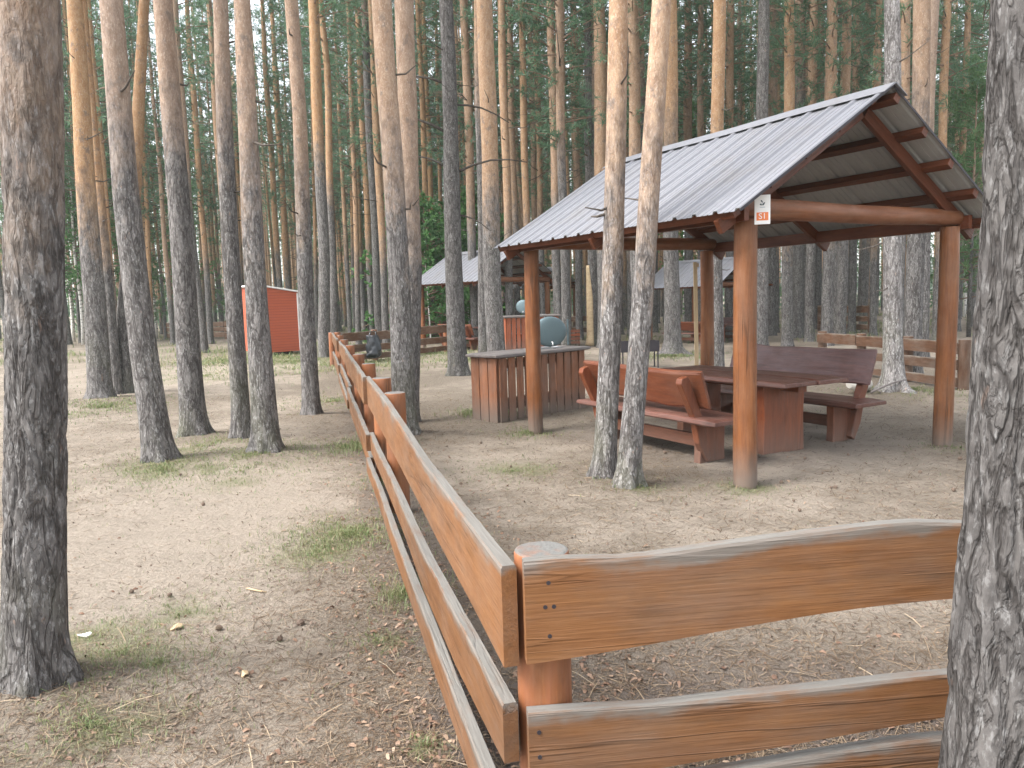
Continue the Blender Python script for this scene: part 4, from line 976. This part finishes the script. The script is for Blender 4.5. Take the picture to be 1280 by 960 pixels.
surveyed('grey pine seen just right of the back pavilion post', (897, 470), 17, [(897, 330), (897, 150), (900, 0)], 16, 3.6, .8, 1.02, n=24, dz=.15, stubs=4)
surveyed('bare silvery grey dead pine behind the far bench', (1117, 494), 25, [(1117, 330), (1115, 150), (1113, 0)], 18, 18, .0, 1.75, n=32, dz=.08, stubs=9, zs=(1.5, 6), crown=None, H=11.0, flare=.8, name='dead_pine')
surveyed('stout pine behind the bare silvery dead one', (1141, 474), 22, [(1143, 330), (1148, 150), (1152, 0)], 20, 4.6, .35, 1.0, n=24, dz=.12, stubs=3)
surveyed('pinkish pine right beside the stout one behind the dead tree', (1152, 452), 17, [(1152, 300), (1158, 150), (1165, 0)], 17, 4.2, .1, 1.05, n=20, dz=.15, stubs=3)
surveyed('pine with its bark stripped to pale wood at the foot', (741, 432), 13, [(741, 330), (742, 150), (743, 0)], 13, 8, .1, .95, n=20, dz=.15, stubs=3)
m = MB(); q = gp(741, 432); zs_ = np.linspace(.02, 2.7, 24)
rr_ = []
for z in zs_:
    w_ = 1.0 - .35 * max(0, (z - 1.6)) ; th = np.linspace(R_(180 - 20), R_(180 + 95 * w_), 10); r = .196 - .006 * z + .08 * math.exp(-z / .16)
    rr_.append([(r * math.cos(k), r * math.sin(k), z) for k in th] + [((r - .05) * math.cos(k), (r - .05) * math.sin(k), z) for k in th[::-1]])
m.loft(rr_, None, True, True); o = m.build('bare_wood', M['pale']); tt = [x for x in bpy.data.objects if x.get('label', '').startswith('pine with its bark stripped')][0]; o.parent = tt

# mid-distance trunks sighted across the upper band: (bearing x at y=100, width, distance, bark change, orange, light)
MID = [(2, 8, 30, 3, .7, .9), (119, 8, 27, 3, .7, 1.), (268, 9, 33, 6, .4, .9), (283, 8, 36, 5, .6, .9), (240, 7, 36, 5, .7, 1.), (333, 7, 38, 5, .7, .95), (345, 7, 40, 5, .8, .95), (440, 7, 33, 4, .6, .95), (451, 8, 32, 5, .7, .95), (459, 10, 29, 12, .1, .8), (467, 9, 27, 4, .55, .95),
       (526, 7, 32, 3.5, .7, 1.), (533, 6, 34, 3.5, .8, 1.), (584, 11, 26, 6, .3, .9), (596, 7, 30, 7, .2, .8), (629, 10, 25, 5, .45, 1.), (638, 8, 28, 6, .3, .95), (653, 9, 26, 5, .6, 1.), (664, 7, 33, 6, .3, .9), (672, 7, 30, 6, .5, .9), (691, 10, 25, 6, .3, .95), (704, 8, 28, 5, .5, 1.), (718, 9, 30, 7, .25, .9), (735, 12, 26, 15, .0, .95),
       (750, 17, 25, 5, .35, .98), (793, 15, 24, 7, .3, .95), (803, 9, 28, 9, .2, .85), (876, 8, 30, 7, .2, .9), (912, 10, 28, 7, .4, .9), (924, 6, 38, 8, .1, .7), (953, 15, 22, 12, .1, 1.), (972, 7, 31, 5, .5, .9), (987, 13, 23, 4, .6, 1.), (1011, 8, 30, 6, .4, .9), (1016, 11, 25, 6, .35, .98), (1038, 14, 23, 5, .35, .98), (1056, 12, 24, 5, .35, .95), (1070, 9, 29, 6, .3, .9),
       (1084, 8, 31, 6, .3, .9), (1098, 8, 27, 4, .4, .95), (1130, 14, 21, 5, .3, .98), (1180, 10, 24, 3.5, .6, .95), (1206, 8, 28, 4, .5, .9), (965, 12, 29, 8, .1, .85), (1000, 14, 27, 9, .1, .85), (1025, 12, 33, 9, .1, .85), (860, 11, 33, 8, .3, .9), (815, 9, 34, 6, .6, .9), (770, 8, 33, 7, .3, .9), (700, 11, 21, 8, .2, .9)]
MIDXY = []
for i, (px, w, d, tz, og, lt) in enumerate(MID):
    tz = tz if tz > 8 else 1.2 + .55 * tz; og = min(1, og + .15)
    p = at(px, 100, d); p0 = (p[0], d, 0); MIDXY.append((p[0], d))
    pj = (640 + FOC * (p[0] / d), 0)
    side = 'left of' if px < 480 else ('above the second pavilion beyond' if px < 730 else ('above the near pavilion roof beyond' if px < 1110 else 'right of'))
    lab = {'left of': 'slender pine standing behind the leaning trunks on the left side', 'above the second pavilion beyond': 'tall slim pine trunk rising behind the second pavilion and wash stand', 'above the near pavilion roof beyond': 'tall pine trunk rising beyond the near pavilion roof', 'right of': 'pine trunk seen between the pavilion gable and the huge right trunk'}[side]
    surveyed(lab, p0, w * 1.08, [(px, 100)], w, tz, og, lt, n=14, dz=.4, stubs=9, zs=(3.5, 10), stublen=(.3, 1.2), crown='mid' if i % 3 else 'hi', group='mid-distance pines ' + side.replace(' of', '').replace(' beyond', ''))

# farther pines: shared trunk and crown meshes, each tree its own thing
FARTR = []
for k in range(8):
    m, tip, cen = trunk_mesh([(0, 0, 0), (4, random.uniform(-.1, .1), 0), (8, random.uniform(-.25, .25), 0)], .112, .09, 8, 20.5, 10, .8, 200 + k, 16, 3.0, 11.0, None, .3, (), (.3, 1.4))
    o = m.build('trunk', M['bark']); FARTR.append(o.data); bpy.data.objects.remove(o)
taken = MIDXY + [(t.location.x, t.location.y) for t in bpy.data.objects if t.get('category') == 'pine tree']
keep_out = [(F2 + a2 * 1.6 + np.array([a2[1], -a2[0], 0]) * 1.45, 2.7), (F3 + a3 * 1.4 + np.array([a3[1], -a3[0], 0]) * 1.2, 2.5), (hc + np.array([.7, 1, 0]), 2.0), (np.array([-46, 74, 0]), 7)]
far = []; tries = 0
while len(far) < 214 and tries < 40000:
    tries += 1; d = math.sqrt(random.uniform(27 ** 2, 62 ** 2)); an = R_(random.uniform(-35, 35)); x, y = d * math.sin(an), d * math.cos(an)
    if x / y < -.22 and d < 38: continue
    if random.random() < .0: continue
    if any((x - a) ** 2 + (y - b) ** 2 < 1.35 ** 2 for a, b in taken): continue
    if any((x - c[0]) ** 2 + (y - c[1]) ** 2 < r * r for c, r in keep_out): continue
    taken.append((x, y)); far.append((x, y, d))
far.sort(key=lambda q: q[2])
for i, (x, y, d) in enumerate(far):
    k = random.randrange(8); s = random.uniform(.82, 1.25); h = random.uniform(.9, 1.15)
    zone = 'left' if x / y < -.2 else ('middle' if x / y < .22 else 'right'); nf = 'far' if d < 50 else 'very far'
    t = thing('pine_tree', {'left': 'slim orange-brown pine in the %s woods behind the red hut side', 'middle': 'slim orange-brown pine in the %s woods behind the second pavilion', 'right': 'slim grey-brown pine in the %s woods behind the near pavilion'}[zone] % nf, 'pine tree', (x, y, gz(x, y)), random.uniform(0, 6.28), '%s pines in the %s woods' % (zone, nf))
    tr = bpy.data.objects.new('trunk', FARTR[k]); COL.objects.link(tr); tr.parent = t; tr.scale = (s, s, h); tr.rotation_euler = (random.uniform(-.03, .03), random.uniform(-.03, .03), 0)
    tr.color = (random.uniform(.8, 5.0) / 20, random.uniform(.3, 1), random.uniform(.46, .58), 1)
    add_crown(('mid', random.randrange(4)) if d > 36 or random.random() < .5 else ('hi', random.randrange(5)), t, (0, 0, 0), h, random.uniform(0, 6.28))

# birches and leafy saplings
def birch(px, d, key, s, label, group, cat='birch tree', name='birch_tree'):
    p = at(px, 380, d); t = thing(name, label, cat, (p[0], d, gz(p[0], d)), random.uniform(0, 6), group)
    H = 12 if key[0] == 'birch' else 2.8
    m = MB(); zs = np.linspace(-.1, H * s, 12); m.tube([(.06 * math.sin(z), .05 * math.cos(z * .8), z) for z in zs], [(.10 if H > 5 else .02) * s * (1.05 - z / (H * s)) for z in zs], 10); m.build('trunk', M['birch'], t)
    add_crown(key, t, (0, 0, 0), s); return t
for i, (px, d) in enumerate(((72, 40), (88, 43), (100, 40), (112, 45), (124, 41), (192, 44), (212, 48), (140, 50), (60, 46), (240, 50))): birch(px, d, ('birch', i % 3), 1.0, 'bright green birch in the clearing edge behind the left pines', 'birches at the far left')
for i, (px, d) in enumerate(((535, 30), (560, 31), (512, 32), (585, 31.5), (548, 34), (600, 34), (572, 36), (524, 35))): birch(px, d, ('bush', i % 2), random.uniform(1.3, 2.0), 'bright green leafy sapling behind the second pavilion', 'leafy saplings behind the second pavilion', 'sapling', 'leafy_sapling')
for i, (px, d) in enumerate(((515, 42), (545, 45), (856, 40), (862, 36), (1205, 42), (1216, 46), (1000, 48), (1060, 50), (930, 46))): birch(px, d, ('birch', i % 3), .8, 'green birch standing in the far woods behind the pavilions', 'birches in the far woods')
for i, (px, d) in enumerate(((1195, 28), (1212, 25), (300, 44), (455, 46), (30, 40), (1225, 32), (700, 48), (400, 48), (180, 42))):
    p = at(px, 380, d); t = thing('young_pine', 'young soft green pine with branches down to the ground among the trunks', 'pine tree', (p[0], d, gz(p[0], d)), random.uniform(0, 6), 'young pines among the trunks')
    m = MB(); m.tube([(0, 0, -.1), (0, 0, 3), (.05, 0, 8)], [.07, .05, .015], 8); tr = m.build('trunk', M['bark'], t); tr.color = (.2, .3, .45, 1); add_crown(('low', i % 2), t)

# the wood beyond, which reads as one mass
Vs = []; Fs = []; base = 0
tv = []; r5 = np.random.default_rng(9)
mats = []
nT = 950
def blades(n, C, sx, sz, L, W):
    c = C + r5.normal(0, 1, (n, 3)) * np.array([sx, sx, sz]); d = r5.normal(0, 1, (n, 3)); d /= np.linalg.norm(d, axis=1)[:, None]
    sd = np.cross(d, r5.normal(0, 1, (n, 3))); sd /= np.linalg.norm(sd, axis=1)[:, None]
    l = L * r5.uniform(.6, 1.3, (n, 1)); w = W * r5.uniform(.6, 1.3, (n, 1))
    return np.stack([c - d * l - sd * w, c - d * l + sd * w, c + d * l + sd * w * .5, c + d * l - sd * w * .5], 1).reshape(-1, 3)
Q = []; TV = []
for k in range(nT):
    d = math.sqrt(r5.uniform(60 ** 2, 125 ** 2)); an = R_(r5.uniform(-40, 40)); x, y = d * math.sin(an), d * math.cos(an)
    if (x + 46) ** 2 + (y - 74) ** 2 < 60: continue
    H = r5.uniform(18, 24); z0 = r5.uniform(5, 10)
    for j in range(8 if r5.random() < .42 else 0):
        t = (j + r5.random()) / 8; Q.append(blades(60, np.array([x, y, 0]) + np.array([r5.normal(0, .8), r5.normal(0, .8), z0 + (H - z0) * t]), .8 * (1.25 - t), .55, .22, .05))
    if r5.random() < .22: Q.append(blades(220, np.array([x + r5.normal(0, 1.5), y, r5.uniform(.8, 2.4)]), 1.4, 1.5, .22, .06))
    r = r5.uniform(.09, .14)
    ring = [np.array([[x + r * (1 - .5 * z / H) * math.cos(a), y + r * (1 - .5 * z / H) * math.sin(a), z] for a in np.linspace(0, 6.283, 6, endpoint=False)]) for z in (-.2, 7, 14, H)]
    TV.append(np.concatenate(ring))
V = np.concatenate(Q); ff = raw_mesh('far_forest', V, np.arange(len(V)).reshape(-1, 4), M['needle']); tag(ff, kind='stuff')
m = MB()
for tvv in TV: m.loft([tvv[i * 6:(i + 1) * 6] for i in range(4)], None, False)
o = m.build('far_forest_trunk_mass', M['bark']); o.color = (.10, .6, .56, 1); tag(o, kind='stuff'); o.parent = ff

# ------------------------------------------------------------------ added haze
m = MB(); m.box((0, 95, 13.5), (330, 250, 33)); hz_ = m.build('haze', bpy.data.materials.new('air'))  # thin green-tinted haze, added to lift the dark far woods
hm = hz_.data.materials[0]; hm.use_nodes = True; hm.node_tree.nodes.clear()
vo = hm.node_tree.nodes.new('ShaderNodeVolumePrincipled'); vo.inputs['Color'].default_value = (.88, .98, .93, 1); vo.inputs['Density'].default_value = .0009; vo.inputs['Anisotropy'].default_value = .2
mo = hm.node_tree.nodes.new('ShaderNodeOutputMaterial'); hm.node_tree.links.new(vo.outputs[0], mo.inputs['Volume']); tag(hz_, kind='stuff')

# ------------------------------------------------------------------ camera, sky, sun
cam = bpy.data.cameras.new('camera'); co = bpy.data.objects.new('camera', cam); COL.objects.link(co)
cam.sensor_fit = 'HORIZONTAL'; cam.sensor_width = 36.0; cam.lens = 36.0 * FOC / 1280.0; cam.clip_start = .05; cam.clip_end = 1500
co.matrix_world = Matrix(((RT[0], UP[0], -WD[0], 0), (RT[1], UP[1], -WD[1], 0), (RT[2], UP[2], -WD[2], EYE), (0, 0, 0, 1)))
S.camera = co
SUN_EL, SUN_AZ = R_(52), R_(-112)         # azimuth from +Y, clockwise positive: light from the left, a little behind the camera
w = bpy.data.worlds.new('World'); S.world = w; w.use_nodes = True; nt = w.node_tree
bg = nt.nodes['Background']; sk = nt.nodes.new('ShaderNodeTexSky'); sk.sky_type = 'NISHITA'; sk.sun_disc = False; sk.sun_elevation = SUN_EL; sk.sun_rotation = SUN_AZ
sk.air_density = 1.0; sk.dust_density = 3.0; sk.ozone_density = 1.0; sk.altitude = 100
hs = nt.nodes.new('ShaderNodeHueSaturation'); hs.inputs['Saturation'].default_value = .28; nt.links.new(sk.outputs[0], hs.inputs['Color']); nt.links.new(hs.outputs[0], bg.inputs[0]); bg.inputs[1].default_value = .15
sl = bpy.data.lights.new('sun', 'SUN'); sl.energy = 1.3; sl.angle = R_(28); sl.color = (1, .975, .94); so = bpy.data.objects.new('sun', sl); COL.objects.link(so)
dv = Vector((math.sin(SUN_AZ) * math.cos(SUN_EL), math.cos(SUN_AZ) * math.cos(SUN_EL), math.sin(SUN_EL)))
so.rotation_euler = dv.to_track_quat('Z', 'Y').to_euler()
S.view_settings.view_transform = 'Standard'; S.view_settings.look = 'None'; S.view_settings.exposure = 2.05; S.view_settings.gamma = 1.0
S.render.engine = 'CYCLES'; S.cycles.max_bounces = 6; S.cycles.diffuse_bounces = 4; S.cycles.transparent_max_bounces = 8
S.cycles.use_denoising = True
